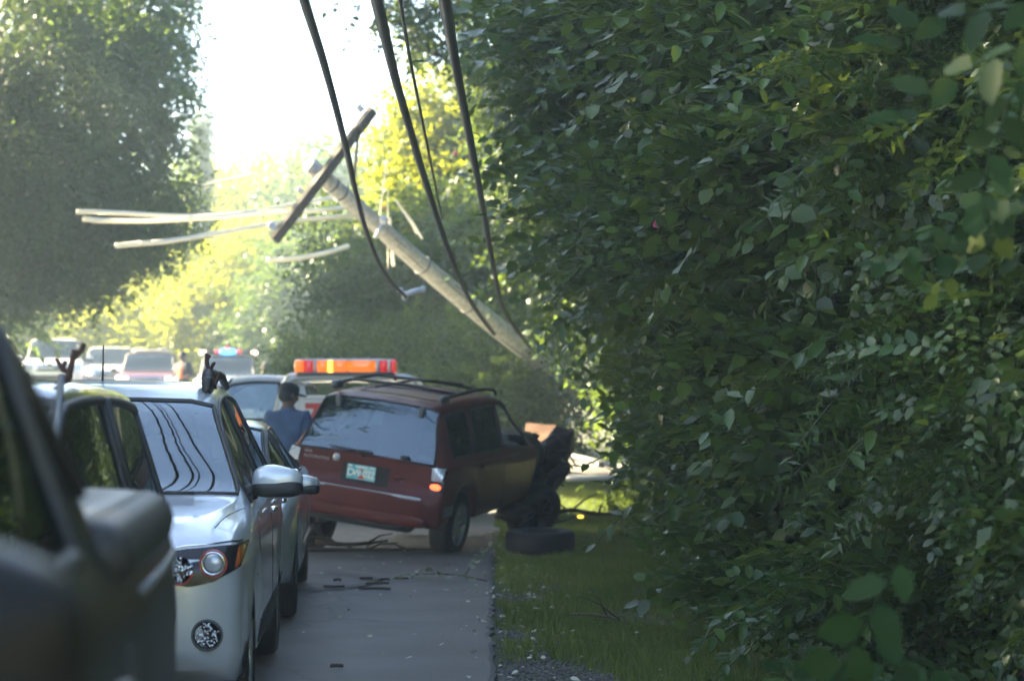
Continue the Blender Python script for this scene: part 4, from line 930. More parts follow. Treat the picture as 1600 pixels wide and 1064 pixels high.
o = sk.build('tyre_marks', 'skid', None, False); o['kind'] = 'structure'

# ------------------------------------------------------------------ vegetation (numpy)
rng = np.random.default_rng(11)
def leaf_hi(L, W, curl=.12):
    """8-vertex folded leaf along +Y from origin, normal +Z"""
    return np.array([(0, 0, 0), (-W * .46, L * .28, .05 * L), (0, L * .30, 0), (W * .46, L * .28, .05 * L), (-W * .42, L * .66, .03 * L - curl * L * .4), (0, L * .68, -curl * L * .5), (W * .42, L * .66, .03 * L - curl * L * .4), (0, L, -curl * L)], float), \
        [(0, 2, 1), (0, 3, 2), (1, 2, 5, 4), (2, 3, 6, 5), (4, 5, 7), (5, 6, 7)]
def leaf_lo(L, W, curl=.12):
    return np.array([(0, 0, 0), (-W * .5, L * .45, .03 * L), (0, L, -curl * L), (W * .5, L * .45, .03 * L)], float), [(0, 3, 1), (3, 2, 1)]
def rotm(axis, a):
    return np.array(Matrix.Rotation(a, 3, axis))
def spray(n, L, W, space, hi=True, stem=.003, ang=60, droop=.25, alt=True, seed=1, term=True):
    r = random.Random(seed); V = []; F = []; T = []; base = 0
    pos = lambda s: np.array([0.0, s, -droop * s * s / (n * space)])
    tot = n * space
    if stem:
        for i in range(5):
            c = pos(tot * i / 4); V += [c + (stem, 0, 0), c + (-stem, 0, 0), c + (0, 0, stem)]; T += [-1] * 3
        for i in range(4):
            for k in range(3): F.append((i * 3 + k, i * 3 + (k + 1) % 3, i * 3 + 3 + (k + 1) % 3, i * 3 + 3 + k))
        base = 15
    for i in range(n + (1 if term else 0)):
        s = space * (i + .6); sc = (0.75 + .35 * math.sin(PI * min(1, (i + 1) / n) ** .8)) * r.uniform(.85, 1.12)
        v, f = (leaf_hi if hi else leaf_lo)(L * sc, W * sc, r.uniform(.02, .28))
        sd = (1 if i % 2 else -1)
        a = R(ang + r.uniform(-12, 12)) * -sd if i < n else 0
        m = rotm('Z', a) @ rotm('Y', r.uniform(-.5, .5)) @ rotm('X', r.uniform(-.45, .25))
        v = v @ m.T + pos(min(s, tot)); V += list(v); F += [tuple(k + base for k in q) for q in f]; T += [r.uniform(-.16, .16)] * len(v); base += len(v)
    return np.array(V), F, np.array(T)
SP = {}
SP['near'] = [spray(n, .085, .050, .036, True, .0022, 58, .3, seed=k) for k, n in enumerate((11, 14, 9, 16))]
SP['round'] = [spray(n, .085, .066, .048, True, .002, 62, .2, seed=20 + k) for k, n in enumerate((6, 8, 9))]
SP['mid'] = [spray(n, .085, .055, .045, False, .002, 60, .3, seed=40 + k) for k, n in enumerate((9, 12, 7))]
SP['far'] = [spray(n, .14, .09, .085, False, 0, 60, .3, seed=60 + k) for k, n in enumerate((8, 10))]
SP['fern'] = [spray(n, .10, .016, .013, False, .002, 72, .55, seed=80 + k) for k, n in enumerate((36, 44))]
SP['blade'] = [spray(7, .20, .014, .03, False, .001, 28, .2, seed=90)]
def assemble(name, protos, pts, dirs, ups, scales, tints, m, parent=None):
    """merge transformed sprays into one mesh"""
    ids = rng.integers(0, len(protos), len(pts)); AV = []; AL = []; AS = []; AT = []; nv = 0; nl = 0
    y = dirs / np.linalg.norm(dirs, axis=1)[:, None]; x = np.cross(y, ups); x /= np.maximum(1e-6, np.linalg.norm(x, axis=1))[:, None]; z = np.cross(x, y)
    Rm_ = np.stack([x, y, z], axis=2)      # columns
    for pi, (V, F, T) in enumerate(protos):
        s = np.where(ids == pi)[0]
        if not len(s): continue
        P = np.einsum('nij,vj->nvi', Rm_[s] * scales[s, None, None], V) + pts[s, None, :]
        AV.append(P.reshape(-1, 3)); tt_ = np.clip(np.where(T[None, :] < -.9, 0.05, tints[s, None] + T[None, :]), 0, 1); AT.append(tt_.reshape(-1))
        lp = np.array([i for q in F for i in q]); cnt = np.array([len(q) for q in F])
        L_ = (lp[None, :] + (np.arange(len(s)) * len(V))[:, None] + nv).reshape(-1); AL.append(L_); AS.append(np.tile(cnt, len(s))); nv += len(V) * len(s)
    V = np.concatenate(AV).astype(np.float32); Lx = np.concatenate(AL).astype(np.int32); Cn = np.concatenate(AS).astype(np.int32); T = np.concatenate(AT).astype(np.float32)
    me = bpy.data.meshes.new(name); me.vertices.add(len(V)); me.vertices.foreach_set('co', V.ravel()); me.loops.add(len(Lx)); me.loops.foreach_set('vertex_index', Lx)
    st = np.concatenate([[0], np.cumsum(Cn)[:-1]]).astype(np.int32); me.polygons.add(len(Cn)); me.polygons.foreach_set('loop_start', st)
    me.update(calc_edges=True); me.validate()
    at_ = me.attributes.new('tint', 'FLOAT', 'POINT')
    if len(me.vertices) == len(T): at_.data.foreach_set('value', T)
    me.materials.append(M[m]); o = bpy.data.objects.new(name, me); link(o, parent); return o
def crown(name, lumps, n, kind, m, parent=None, scale=1.0, sub=9, thick=.35, droop=.25, cull=-.35, tint=(.35, .2), seed=0, gap=0.0):
    g = np.random.default_rng(seed + 100)
    big = []
    for l in lumps:
        c = np.array(l[:3], float); r = np.array(l[3:6] if len(l) > 5 else [l[3]] * 3, float); big.append((c, r * .84, 0, g.uniform(-.08, .08)))
        for k in range(sub):
            d = g.normal(size=3); d /= np.linalg.norm(d); q = g.uniform(.24, .46)
            big.append((c + d * r * g.uniform(.62, .92), r.mean() * q * np.array([1, 1, .8]), 1, g.uniform(-.14, .18)))
    wgt = np.array([b[1].mean() ** 2 * (1.0 if b[2] else .7) for b in big]); wgt /= wgt.sum()
    ids = g.choice(len(big), n, p=wgt); cc = np.array([b[0] for b in big])[ids]; rr2 = np.array([b[1] for b in big])[ids]; tb = np.array([b[3] for b in big])[ids]
    d = g.normal(size=(n, 3)); d /= np.linalg.norm(d, axis=1)[:, None]
    rad = 1 - thick * g.random(n) ** 1.5
    P = cc + d * rr2 * rad[:, None]
    tocam = np.array([0, 0, 1.5]) - P; tocam /= np.linalg.norm(tocam, axis=1)[:, None]
    keep = ((d * tocam).sum(1) > cull)
    if gap > 0: keep &= np.array([noise.noise(Vector(p) * gap) > -.12 for p in P])
    keep &= P[:, 2] > -.1
    P, d, tb = P[keep], d[keep], tb[keep]; n = len(P)
    dr = d * .8 + g.normal(size=(n, 3)) * .45 + np.array([0, 0, -droop]); up = np.array([0, 0, 1.0]) + g.normal(size=(n, 3)) * .38 + d * .35
    sc = scale * g.uniform(.7, 1.25, n); tn = np.clip(tint[0] + tb + g.normal(size=n) * tint[1] * .7, 0, 1)
    return assemble(name, SP[kind], P, dr, up, sc, tn, m, parent)
def trunk(parent, pts, r0, r1, limbs=(), m='bark'):
    P = catmull(pts, 6); mb = MB().tube(P, [r0 + (r1 - r0) * i / (len(P) - 1) for i in range(len(P))], 10)
    for lm in limbs:
        Q = catmull(lm, 5); mb.tube(Q, [r1 * .9 * (1 - .7 * i / (len(Q) - 1)) for i in range(len(Q))], 7)
    mb.build('trunk', m, parent)
def tree(name, label, cat, base, lumps, n, kind='mid', m='leaf_mid', tr=.12, group=None, seed=0, extra=None, **kw):
    b = Vector(base); root = empty(name, label, cat, b, 0, group)
    ll = [tuple(Vector(l[:3]) - b) + tuple(l[3:]) for l in lumps]
    cam_fix = kw
    # crown is generated in world space then moved under the root
    c = crown('crown', lumps, n, kind, m, None, seed=seed, **kw)
    c.data.transform(Matrix.Translation(-b)); c.parent = root
    top = Vector(ll[0][:3])
    lim = []
    for l in ll[1:6]:
        q = Vector(l[:3]); s = top * .55; lim.append([s, s.lerp(q, .5) + Vector((0, 0, .15)), q])
    trunk(root, [(0, 0, -.1), top * .3 + Vector((.08, 0, 0)), top * .6, top], tr, tr * .45, lim)
    if extra: extra(root, b)
    return root
def P3(px, py, Y, *r):
    p = at(px, py, Y); return (p.x, p.y, p.z) + tuple(r)

HG = 'trees and shrubs along the right-hand bank'
SP['arch'] = [spray(n, .125, .052, .052, True, .0055, 62, .55, seed=300 + k) for k, n in enumerate((14, 17, 12))]
SP['archround'] = [spray(n, .12, .085, .075, True, .0055, 60, .35, seed=320 + k) for k, n in enumerate((7, 9))]
def arches(lumps, n, kind, sc, seed):
    g = np.random.default_rng(seed); pts = []; dr = []
    for k in range(n):
        l = lumps[g.integers(0, len(lumps))]; d = np.array([-.75, -.55, .15]) + g.normal(size=3) * .42; d /= np.linalg.norm(d)
        pts.append(np.array(l[:3]) + d * np.array(l[3:6]) * .92); dr.append(np.array([-.8, -.35, .25]) + g.normal(size=3) * .3)
    n_ = len(pts)
    return ('arching_sprays', SP[kind], pts, dr, np.array([(0, -.35, 1.0)] * n_) + g.normal(size=(n_, 3)) * .25, np.full(n_, sc) * g.uniform(.75, 1.15, n_), g.uniform(.2, .75, n_), 'leaf_near')
# right-hand bank, from the camera outwards
def near_extra(sprs):
    def f(root, b):
        for nm, pr, pts, dr, up, sc, tn, mm in sprs:
            o = assemble(nm, pr, np.array(pts, float), np.array(dr, float), np.array(up, float), np.array(sc, float), np.array(tn, float), mm)
            o.data.transform(Matrix.Translation(-b)); o.parent = root
    return f
hang = [spray(10, .105, .062, .045, True, .003, 50, .4, seed=201)]
big = [spray(7, .17, .085, .07, True, .004, 55, .3, seed=202)]
Av = lambda *a: tuple(at(*a))
S1 = [('hanging_spray', hang, [Av(1418, 862, 4.6)], [(-.28, -.05, -.42)], [(-.3, -1, .3)], [1.15], [.35], 'leaf_big'),
      ('hanging_spray', hang, [Av(1560, 1075, 5.2), Av(1420, 1070, 5.4), Av(1330, 1080, 5.6), Av(1500, 1060, 5.0)], [(-1, .1, .12), (-1, 0, .05), (-1, .1, .0), (-.9, 0, .3)], [(0, -.7, 1)] * 4, [1.1, 1.0, 1.0, .9], [.2, .2, .5, .1], 'leaf_big'),
      ('broad_leaves', big, [Av(1640, 60, 5.0), Av(1630, 10, 5.2), Av(1600, 110, 5.1)], [(-1, 0, -.25), (-1, 0, .02), (-.5, 0, -1)], [(-.2, -.8, 1)] * 3, [.8, .8, .7], [.15, .1, .2], 'leaf_big'),
      ('broad_leaves', SP['round'], [Av(1640, 330, 5.6), Av(1620, 290, 5.6), Av(1600, 400, 5.7), Av(1570, 360, 5.7)], [(-1, 0, -.05), (-1, 0, -.35), (-1, 0, .1), (-.8, 0, -.6)], [(0, -.9, 1)] * 4, [1.0, .9, .95, .9], [.15, .3, .2, .95], 'leaf_big')]
tree('shrub', 'dark glossy-leaved shrub nearest the camera at the right, with a hanging chain of large leaves', 'shrub', (2.7, 7.4, .1),
     [(3.3, 7.6, 2.2, 1.35, 1.2, 1.6), (3.5, 7.4, .6, 1.5, 1.2, .9), (3.2, 7.8, 3.9, 1.1, 1.3, 1.1), (2.75, 8.4, 1.4, .9, .9, 1.0)], 4600, 'near', 'leaf_near', seed=1, group=HG, scale=.8, sub=12, tint=(.30, .2), extra=near_extra(S1 + [arches([(3.3, 7.6, 2.2, 1.35, 1.2, 1.6), (3.5, 7.4, .6, 1.5, 1.2, .9)], 45, 'fern', .9, 12)]))
tree('shrub', 'small-leaved dark shrub with fern-like fronds, second along the right verge', 'shrub', (2.6, 9.8, .1),
     [(3.2, 10.0, 1.5, 1.4, 1.3, 1.4), (3.0, 9.8, 3.0, 1.4, 1.3, 1.2), (3.1, 9.8, 4.6, 1.5, 1.4, 1.2), (2.6, 10.6, .5, 1.0, 1.0, .6)], 4800, 'near', 'leaf_near', seed=2, group=HG, scale=.95, sub=12, tint=(.30, .22), extra=near_extra([arches([(3.2, 10.0, 1.5, 1.4, 1.3, 1.4), (3.0, 9.8, 3.0, 1.4, 1.3, 1.2), (3.1, 9.8, 4.6, 1.5, 1.4, 1.2), (2.6, 10.6, .5, 1.0, 1.0, .6)], 102, 'arch', 1.01, 1), arches([(3.2, 10.0, 1.5, 1.4, 1.3, 1.4), (3.0, 9.8, 3.0, 1.4, 1.3, 1.2), (3.1, 9.8, 4.6, 1.5, 1.4, 1.2)], 130, 'fern', 1.15, 9)]))
tree('shrub', 'round-leaved branching shrub reaching out over the verge', 'shrub', (2.5, 12.4, .1),
     [(3.0, 12.6, 1.7, 1.55, 1.4, 1.3), (2.6, 12.4, 2.9, 1.5, 1.3, .8), (2.6, 12.4, 4.1, 1.55, 1.4, 1.1), (3.0, 12.2, 5.6, 1.5, 1.5, 1.2), (2.4, 13.2, .5, .85, .9, .55)], 4600, 'round', 'leaf_near', seed=3, group=HG, scale=1.55, sub=12, tint=(.36, .25), extra=near_extra([arches([(3.0, 12.6, 1.7, 1.55, 1.4, 1.3), (2.6, 12.4, 2.9, 1.5, 1.3, .8), (2.6, 12.4, 4.1, 1.55, 1.4, 1.1), (3.0, 12.2, 5.6, 1.5, 1.5, 1.2), (2.4, 13.2, .5, .85, .9, .55)], 153, 'archround', 1.12, 2)]))
tree('leafy_tree', 'tree of long arching leaflet sprays overhanging the grass', 'tree', (2.9, 15.4, .3),
     [(2.9, 15.6, 3.0, 1.75, 1.6, 1.5), (2.6, 15.2, 4.8, 1.8, 1.6, 1.4), (3.0, 15.2, 1.3, 1.1, 1.3, 1.0), (3.2, 15.4, 6.6, 1.9, 1.7, 1.4)], 5600, 'near', 'leaf_near', seed=4, group=HG, scale=1.6, sub=12, tint=(.36, .22), extra=near_extra([arches([(2.9, 15.6, 3.0, 1.75, 1.6, 1.5), (2.6, 15.2, 4.8, 1.8, 1.6, 1.4), (3.0, 15.2, 1.3, 1.1, 1.3, 1.0), (3.2, 15.4, 6.6, 1.9, 1.7, 1.4)], 289, 'arch', 1.40, 3)]))
tree('leafy_tree', 'broad-leaved tree behind the fallen pale panel', 'tree', (2.9, 19.0, .3),
     [(2.7, 19.0, 3.4, 2.0, 1.7, 1.7), (2.3, 19.2, 5.4, 2.0, 1.7, 1.5), (3.0, 18.8, 1.4, 1.2, 1.4, 1.0), (3.0, 19.2, 7.4, 2.1, 1.8, 1.5)], 6000, 'round', 'leaf_near', seed=5, group=HG, scale=1.65, sub=12, tint=(.38, .25), extra=near_extra([arches([(2.7, 19.0, 3.4, 2.0, 1.7, 1.7), (2.3, 19.2, 5.4, 2.0, 1.7, 1.5), (3.0, 18.8, 1.4, 1.2, 1.4, 1.0), (3.0, 19.2, 7.4, 2.1, 1.8, 1.5)], 238, 'archround', 1.46, 4)]))
tree('shrub', 'low spreading shrub reaching over the pale panel', 'shrub', (2.3, 22.6, .15),
     [(3.0, 22.6, 1.2, 1.15, 1.1, .8), (2.4, 22.4, 1.7, .9, .8, .45), (2.8, 23, .4, .7, .8, .3)], 1900, 'round', 'leaf_near', seed=6, group=HG, scale=1.5, tint=(.36, .22))
tree('leafy_tree', 'tree whose branches hide the foot of the leaning pole', 'tree', (3.3, 23.4, .5),
     [(2.6, 23.4, 4.0, 2.1, 1.8, 1.9), (2.2, 23.2, 6.3, 2.1, 1.8, 1.6), (3.0, 23.4, 8.4, 2.2, 2, 1.5), (3.3, 23.8, 2.2, 1.6, 1.3, 1.1)], 8500, 'mid', 'leaf_mid', seed=7, group=HG, scale=1.35, sub=12, tint=(.40, .25))
tree('leafy_tree', 'hazy tree directly beyond the pole foot', 'tree', (3.8, 29.5, .7),
     [(3.0, 29.6, 3.6, 2.3, 2.0, 2.2), (2.3, 29.4, 6.4, 2.4, 2.0, 2.0), (2.8, 29.6, 9.4, 2.8, 2.4, 1.8), (3.4, 29.5, 1.6, 1.7, 1.4, 1.3)], 8500, 'mid', 'leaf_mid', seed=8, group=HG, scale=1.6, sub=12, tint=(.42, .25))
tree('leafy_tree', 'tall tree reaching a thin leafy bough out into the white sky', 'tree', (4.2, 34, .8),
     [P3(860, 20, 34, 1.9, 2.0, 1.6), P3(700, 10, 33, .75, .8, .38), P3(592, 25, 33, .50, .6, .28), P3(745, 62, 33, .55, .6, .28), P3(640, 52, 33, .30, .4, .18), P3(900, 220, 34, 1.7, 1.6, 1.8), P3(980, 120, 34, 2.6, 2, 2.2)], 6000, 'mid', 'leaf_dark', seed=9, group=HG, scale=1.7, sub=9, tint=(.4, .25), gap=1.2)
BG = 'trees behind the leaning pole'
tree('leafy_tree', 'sun-edged tree rising behind the leaning pole', 'tree', (0.2, 44, 1.0),
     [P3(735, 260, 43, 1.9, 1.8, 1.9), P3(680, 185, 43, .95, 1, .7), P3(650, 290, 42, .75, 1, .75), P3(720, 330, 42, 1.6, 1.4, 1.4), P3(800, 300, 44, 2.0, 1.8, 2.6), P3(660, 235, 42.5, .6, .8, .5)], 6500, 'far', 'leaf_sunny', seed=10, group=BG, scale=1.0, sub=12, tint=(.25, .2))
tree('leafy_tree', 'shaded dark tree filling the gap beneath the leaning pole', 'tree', (-.5, 40, .8),
     [P3(700, 480, 39, 2.2, 1.8, 1.4), P3(600, 470, 39, 1.4, 1.3, 1.1), P3(800, 470, 38, 1.9, 1.6, 1.8), P3(590, 385, 41, 1.3, 1.2, .9), P3(700, 380, 40, 1.6, 1.5, 1.1)], 7500, 'far', 'leaf_mid', seed=11, group=BG, scale=.9, sub=12, tint=(.42, .25))
tree('shrub', 'low green shrub behind the tow truck light bar', 'shrub', (-2.6, 36, .6),
     [P3(560, 590, 36, 1.5, 1.0, .8), P3(660, 590, 35, 1.4, 1.0, .9), P3(760, 600, 34, 1.5, 1.1, 1.1), P3(840, 620, 33, 1.2, 1, .9), P3(500, 620, 37, .9, .8, .45)], 5200, 'far', 'leaf_mid', seed=12, group=BG, scale=.75, tint=(.45, .25))
# sunlit bushes on the left of the bend
YG = 'sunlit yellow-green bushes round the bend'
yb = [('broad sunlit yellow-green bush above the maroon and white cars', 250, 500, 63, 2.6, 3.2, 1), ('sunlit bush right of the police car', 445, 520, 62, 1.7, 2.4, 2), ('tall sunlit bush beneath the crossarm tip', 385, 430, 61, 2.5, 3.6, 3),
      ('pale green bush at the far left behind the white vehicle', 100, 490, 66, 2.2, 2.6, 4), ('small yellow bush between the white and maroon cars', 185, 515, 64, 1.2, 1.6, 5), ('sunlit bush under the lowest bright cable', 300, 420, 66, 2.1, 3.6, 6),
      ('shaded green bush between the sunlit ones and the pole', 530, 420, 58, 2.6, 3.4, 7), ('backlit bush top against the white sky', 390, 320, 72, 2.6, 4.6, 8), ('low sunlit bush behind the police car', 340, 510, 60, 1.6, 1.8, 9), ('bright bush high above the tow truck cab, under the crossarm', 455, 395, 62, 2.0, 3, 12), ('small round bush behind the far left vehicle', 45, 505, 64, 1.2, 1.2, 10),
      ('shaded bush between two sunlit ones, right of the crossarm foot', 490, 470, 60, 1.4, 2.4, 11)]
for lab, px, py, Y, r, h, sd in yb:
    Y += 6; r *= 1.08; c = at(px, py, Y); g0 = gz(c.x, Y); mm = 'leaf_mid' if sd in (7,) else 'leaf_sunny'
    lum = [(c.x, c.y, c.z - r * .25, r, r * .8, r * .75)]
    rs_ = random.Random(sd)
    for k in range(5): lum.append((c.x + rs_.uniform(-1, 1) * r * .75, c.y + rs_.uniform(-.6, .2) * r, c.z - r * .25 + rs_.uniform(-.9, .45) * r, r * .5, r * .5, r * .42))
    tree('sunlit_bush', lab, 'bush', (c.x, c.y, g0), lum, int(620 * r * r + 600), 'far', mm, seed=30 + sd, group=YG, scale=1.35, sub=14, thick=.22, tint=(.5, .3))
LG = 'big dark trees at the left'
tree('shade_tree', 'huge dark hazy tree at the left edge, sky glinting through its outer leaves', 'tree', (-15, 39.5, .8),
     [P3(-60, 90, 39.37, 4.06, 3.81, 3.30), P3(90, 60, 40.64, 2.41, 2.29, 2.16), P3(200, 20, 40.64, 1.27, 1.65, 1.14), P3(40, 220, 39.37, 2.79, 2.54, 2.03), P3(170, 280, 40.64, 1.59, 1.65, 1.40), P3(-150, 230, 38.1, 3.81, 3.17, 2.41), P3(210, 200, 40.64, 0.95, 1.40, 0.83), P3(250, 100, 40.64, 0.70, 1.14, 0.64), P3(130, 150, 40.64, 1.40, 1.52, 1.02), P3(240, 230, 40.64, 0.64, 1.02, 0.51), P3(265, 30, 40.64, 0.57, 1.02, 0.51), P3(235, 310, 40.64, 0.70, 1.02, 0.51), P3(110, 300, 39.37, 1.65, 1.65, 0.89)],
     11500, 'far', 'leaf_dark', tr=.35, seed=50, group=LG, scale=1.05, sub=11, thick=.4, cull=-1.1, gap=.95, tint=(.4, .25))
tree('shade_tree', 'lower dark spreading tree beneath the huge one at the left', 'tree', (-12.5, 38, .6),
     [P3(50, 330, 44, 2.2, 2.2, 1.2), P3(160, 350, 44, 1.6, 1.6, .9), P3(-60, 370, 44, 2.4, 2.2, 1.5), P3(225, 335, 44, 1.0, 1.2, .6), P3(10, 390, 44, 2.3, 2, 1.0), P3(120, 405, 44, 1.5, 1.4, .7)], 6500, 'far', 'leaf_dark', tr=.25, seed=51, group=LG, scale=1.0, sub=10, tint=(.45, .25))
tree('shade_tree', 'unseen dark tree crowns at the left, added to shade the road and bank', 'tree', (-15, 26, .2),  # crowns out of view, added to keep the sun off road and hedge
     [(-14, 25, 11.5, 4.6, 4, 3.6), (-10.5, 27, 11.8, 3.0, 3, 2.2), (-12, 19, 8.5, 3.6, 3.6, 3.4), (-16, 30, 13, 4.6, 4, 3.6), (-9.8, 33, 13.4, 2.6, 3, 2.4), (-9.5, 21, 6.5, 2.4, 3, 2.2), (-12.5, 14, 6, 4, 4.5, 4), (-13, 24, 7, 4, 5, 4.5), (-11, 8, 5, 3.5, 4, 4), (-13.5, 17, 12, 4, 5, 4), (-10.5, 18, 13, 4.2, 5, 3.5), (-9.5, 26, 15.5, 4, 4, 3)], 14500, 'far', 'leaf_dark', tr=.4, seed=52, group=LG, scale=2.2, sub=8, cull=-1.1, tint=(.4, .25))
tree('shade_tree', 'dark tree standing between the left edge and the far white vehicle', 'tree', (-20, 50, 1.5),
     [(-19, 50, 8, 5, 4, 4), (-17.5, 46, 4, 3.6, 3, 2.8), (-24, 46, 11, 5, 4, 5), (-14.5, 52, 5.4, 2.4, 2, 2.4)], 9000, 'far', 'leaf_dark', tr=.35, seed=53, group=LG, scale=1.7, sub=10, tint=(.45, .25))
tree('shade_tree', 'dark backlit tree on the slope behind the sunlit bushes', 'tree', (-7, 80, 5),
     [P3(330, 400, 80, 4, 3, 3), P3(440, 390, 80, 3.6, 3, 2.8), P3(560, 380, 76, 4, 3, 3.4), P3(240, 430, 82, 3.5, 3, 2.6), P3(130, 440, 80, 4, 3, 3)], 8000, 'far', 'leaf_mid', tr=.3, seed=54, group=LG, scale=2.0, sub=10, tint=(.45, .25))
# vine-covered stump
b = at(314, 330, 70); root = empty('vine_stump', 'slim vine-covered dead trunk standing against the white sky', 'tree stump', (b.x, 70, gz(b.x, 70)))
hz = at(315, 190, 70).z - root.location.z
MB().tube([(0, 0, 0), (0, 0, hz * .6), (.02, 0, hz)], [.16, .13, .10], 8).build('trunk', 'bark', root)
cr_ = crown('ivy', [(b.x + .04 * math.sin(k * 2.1), 70, root.location.z + hz * (.30 + .68 * k / 12), .27 + .08 * math.sin(k * 1.7), .28, .40) for k in range(13)], 3600, 'far', 'leaf_mid', None, scale=.5, sub=2, seed=77, cull=-1.1, tint=(.5, .25))
cr_.data.transform(Matrix.Translation(-root.location)); cr_.parent = root
# far wood on the rising ground
o = crown('far_wood', [(x, y, gz(x, min(y, 100)) + 1.5, 4.2, 3.5, 3.0) for (x, y) in [(-30 + i * 5 + rnd.uniform(-1.5, 1.5), 92 + rnd.uniform(-4, 4)) for i in range(14)]] + [(-34 + i * 5, 74, 5, 4, 4, 3.4) for i in range(4)], 9000, 'far', 'leaf_mid', None, scale=2.6, sub=6, seed=88, tint=(.5, .3))
tag(o, 'far-off leafy wood on the rise beyond the bend', 'wood', kind='stuff')
# leafy mass on the steep bank behind the right-hand trees
bk = [(4.6 + rnd.uniform(-.4, .8), 4 + 2.6 * i, 2.2 + rnd.uniform(-.3, .3) + .06 * i, 1.8, 1.8, 2.0) for i in range(14)] + [(4.9, 4 + 2.8 * i, 5.2 + .12 * i, 1.9, 1.9, 2.0) for i in range(13)] + [(5.4, 8 + 3.2 * i, 8.2 + .1 * i, 2.2, 2.2, 2.0) for i in range(10)]
o = crown('undergrowth', bk, 12000, 'mid', 'leaf_dark', None, scale=1.7, sub=3, seed=89, tint=(.4, .25))
tag(o, 'tangled dark undergrowth covering the bank behind the right-hand trees', 'undergrowth', kind='stuff')
# a few pink flowers
for k, (px, py, Y) in enumerate([(753, 103, 32), (712, 240, 30), (1027, 350, 14.2), (852, 372, 22), (600, 325, 38)]):
    m_ = MB(); c = Vector(at(px, py, Y))
    for i in range(5):
        a = i * 2 * PI / 5; m_.sell(c + Vector((math.cos(a) * .02, 0, math.sin(a) * .02)), (.03, .012, .03), .9, 8, 5)
    tag(m_.build('blossom', 'petal'), ['pink blossom high beside the rightmost heavy cable', 'pink blossom right of the middle heavy cable', 'pink blossom among the near round leaves', 'pink blossom right of the leaning pole', 'pink blossom close above the pole'][k], 'blossom', 'pink blossoms among the leaves')

# leafy sprig on the road and litter
tw = MB().tube(catmull([(-.05, 16.85, .06), (-.25, 17.1, .08), (-.45, 17.2, .09), (-.75, 17.35, .07)], 5), .007, 6).tube([(-.25, 17.1, .08), (-.2, 17.4, .12)], .005, 5).build('leafy_sprig', 'twig')
o = assemble('leaves', SP['round'], np.array([(-.42, 17.3, .07), (-.36, 17.0, .08), (-.22, 17.4, .08), (-.55, 17.1, .07), (-.12, 16.9, .06)]), np.array([(-1, .2, .15), (-.7, -.3, .4), (.3, .4, .5), (-1, 0, .2), (-.6, .3, .25)]), np.array([(0, 0, 1.0)] * 5), np.array([.8, .9, .7, .7, .7]), np.array([.4] * 5), 'leaf_near', tw)
tag(tw, 'small leafy sprig lying on the road near its right edge', 'sprig')
n = 520; g = rng
X = np.where(g.random(n) < .6, g.normal(.15, .16, n), g.uniform(-1.6, 2.2, n)); Y = g.uniform(9, 24, n)
P = np.stack([X, Y, np.where(X < 0.0, .048, .05)], 1); lv = [(lambda t: (t[0], t[1], np.zeros(len(t[0]))))(leaf_hi(.055, .03, .2))]
o = assemble('leaf_litter', lv, P, np.stack([g.normal(size=n), g.normal(size=n), g.normal(size=n) * .15 + .05], 1), np.array([(0, 0, 1.0)] * n) + g.normal(size=(n, 3)) * .4, g.uniform(.4, 1.1, n), g.random(n), 'grass_blades')
o.data.materials.clear(); o.data.materials.append(M['litter_pale']); tag(o, 'pale fallen leaves along the road edge', 'leaf litter', kind='stuff')
# grass
n = 62000
Y = 9.5 + 26 * g.random(n) ** 1.15; X = .05 + 3.4 * g.random(n)
nz = np.array([noise.noise(Vector((x * 1.3, y * .8, 2))) for x, y in zip(X, Y)]); bare = np.clip((13.5 - Y) / 3, 0, 1) * np.clip((1.1 - X) / .8, 0, 1)
k = (nz > -.36 + bare * .55 + g.normal(size=n) * .10) & (g.random(n) > bare * .75) & (X > .05 + .1 * nz); X, Y, nz = X[k], Y[k], nz[k]; n = len(X)
Z = np.array([gz(x, y) for x, y in zip(X, Y)]) + .005
tuft = []
for sdd in range(3):
    r_ = random.Random(sdd); V = []; F = []
    for q in range(7):
        a = r_.uniform(0, 2 * PI); h = r_.uniform(.035, .09); bx0 = r_.uniform(-.03, .03); by0 = r_.uniform(-.03, .03); w_ = .004; l_ = h * r_.uniform(.2, .8)
        i0 = len(V); V += [(bx0 - w_ * math.sin(a), by0 + w_ * math.cos(a), 0), (bx0 + w_ * math.sin(a), by0 - w_ * math.cos(a), 0), (bx0 + l_ * math.cos(a), by0 + l_ * math.sin(a), h)]; F.append((i0, i0 + 1, i0 + 2))
    tuft.append((np.array(V), F, np.zeros(len(V))))
dirs = np.stack([np.cos(X * 97), np.sin(X * 97), np.zeros(n)], 1)
o = assemble('grass', tuft, np.stack([X, Y, Z], 1), dirs, np.array([(0, 0, 1.0)] * n), g.uniform(.6, 1.3, n), np.clip(.45 - nz * .6 + g.normal(size=n) * .25, 0, 1), 'grass_blades')
tag(o, 'short patchy grass on the right verge', 'grass', kind='stuff')
gq = []
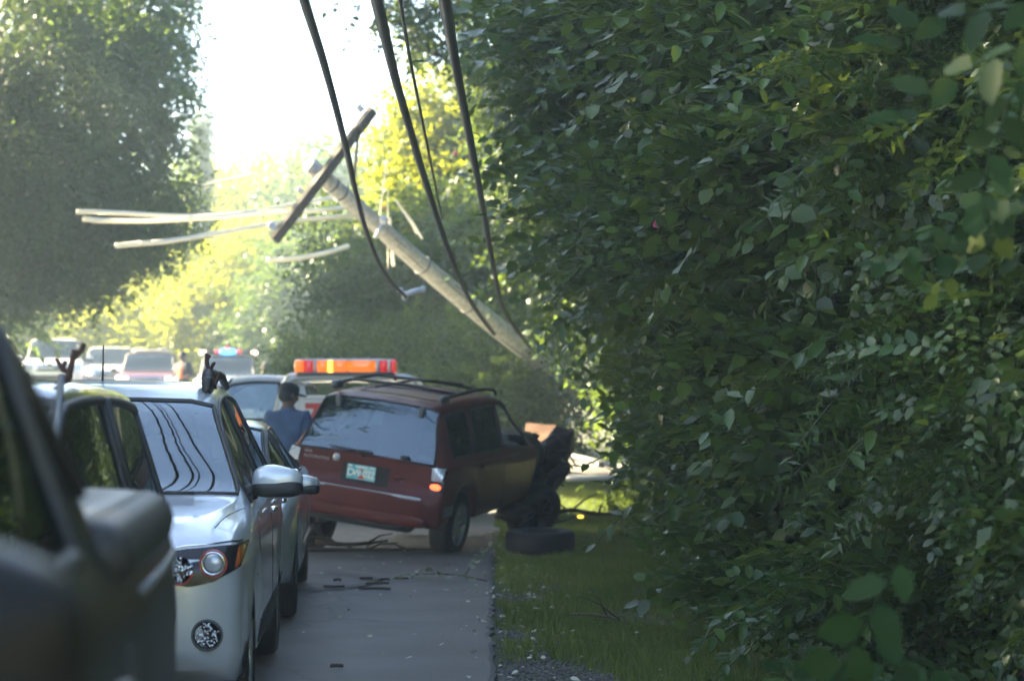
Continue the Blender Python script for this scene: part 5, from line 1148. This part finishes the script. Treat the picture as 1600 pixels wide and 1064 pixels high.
for q in range(3):
    r_ = random.Random(50 + q); V = [(r_.uniform(.7, 1.1) * .011 * a, r_.uniform(.7, 1.1) * .011 * b, r_.uniform(.6, 1) * .007 * c) for a, b, c in ((1, 0, 0), (0, 1, 0), (-1, 0, 0), (0, -1, 0), (0, 0, 1), (0, 0, -1))]
    gq.append((np.array(V), [(0, 1, 4), (1, 2, 4), (2, 3, 4), (3, 0, 4), (1, 0, 5), (2, 1, 5), (3, 2, 5), (0, 3, 5)], np.zeros(6)))
n = 9000; Yg = 9 + 8 * g.random(n) ** 1.8; Xg = .03 + np.abs(g.normal(0, .38, n)) * np.clip((17 - Yg) / 5, .15, 1.2)
o = assemble('gravel', gq, np.stack([Xg, Yg, np.full(n, .018)], 1), g.normal(size=(n, 3)) * (1, 1, .2), np.array([(0, 0, 1.0)] * n), g.uniform(.4, 1.7, n), g.random(n), 'gravel')
tag(o, 'loose grey gravel between the road edge and the grass', 'gravel', kind='stuff')
# weeds at the foot of the bank
n = 900; Y = 9 + 20 * g.random(n); X = 1.45 + 1.2 * g.random(n) + (Y > 18) * .1
o = assemble('ground_cover', SP['round'] + SP['mid'], np.stack([X, Y, np.full(n, .04) + .12 * g.random(n)], 1), np.stack([g.normal(size=n) - .3, g.normal(size=n) - .4, .7 + .4 * g.random(n)], 1), g.normal(size=(n, 3)) + (0, 0, .6), g.uniform(.35, .75, n), g.random(n) * .8, 'leaf_near')
tag(o, 'leafy weeds along the foot of the bank', 'weeds', kind='stuff')

# haze
hz_m = bpy.data.materials.new('haze_air'); hz_m.use_nodes = True; t = hz_m.node_tree; t.nodes.clear()
ou = t.nodes.new('ShaderNodeOutputMaterial'); pv = t.nodes.new('ShaderNodeVolumePrincipled'); pv.inputs['Color'].default_value = (.70, .86, 1, 1); pv.inputs['Density'].default_value = HAZE; pv.inputs['Anisotropy'].default_value = .45
t.links.new(pv.outputs[0], ou.inputs['Volume']); M['haze_air'] = hz_m
if HAZE > 0:
    hb_ = MB().box((0, 50, 9.5), (244, 224, 23)).build('haze', 'haze_air', None, False); tag(hb_, 'pale sunlit haze in the air', 'haze', kind='stuff')
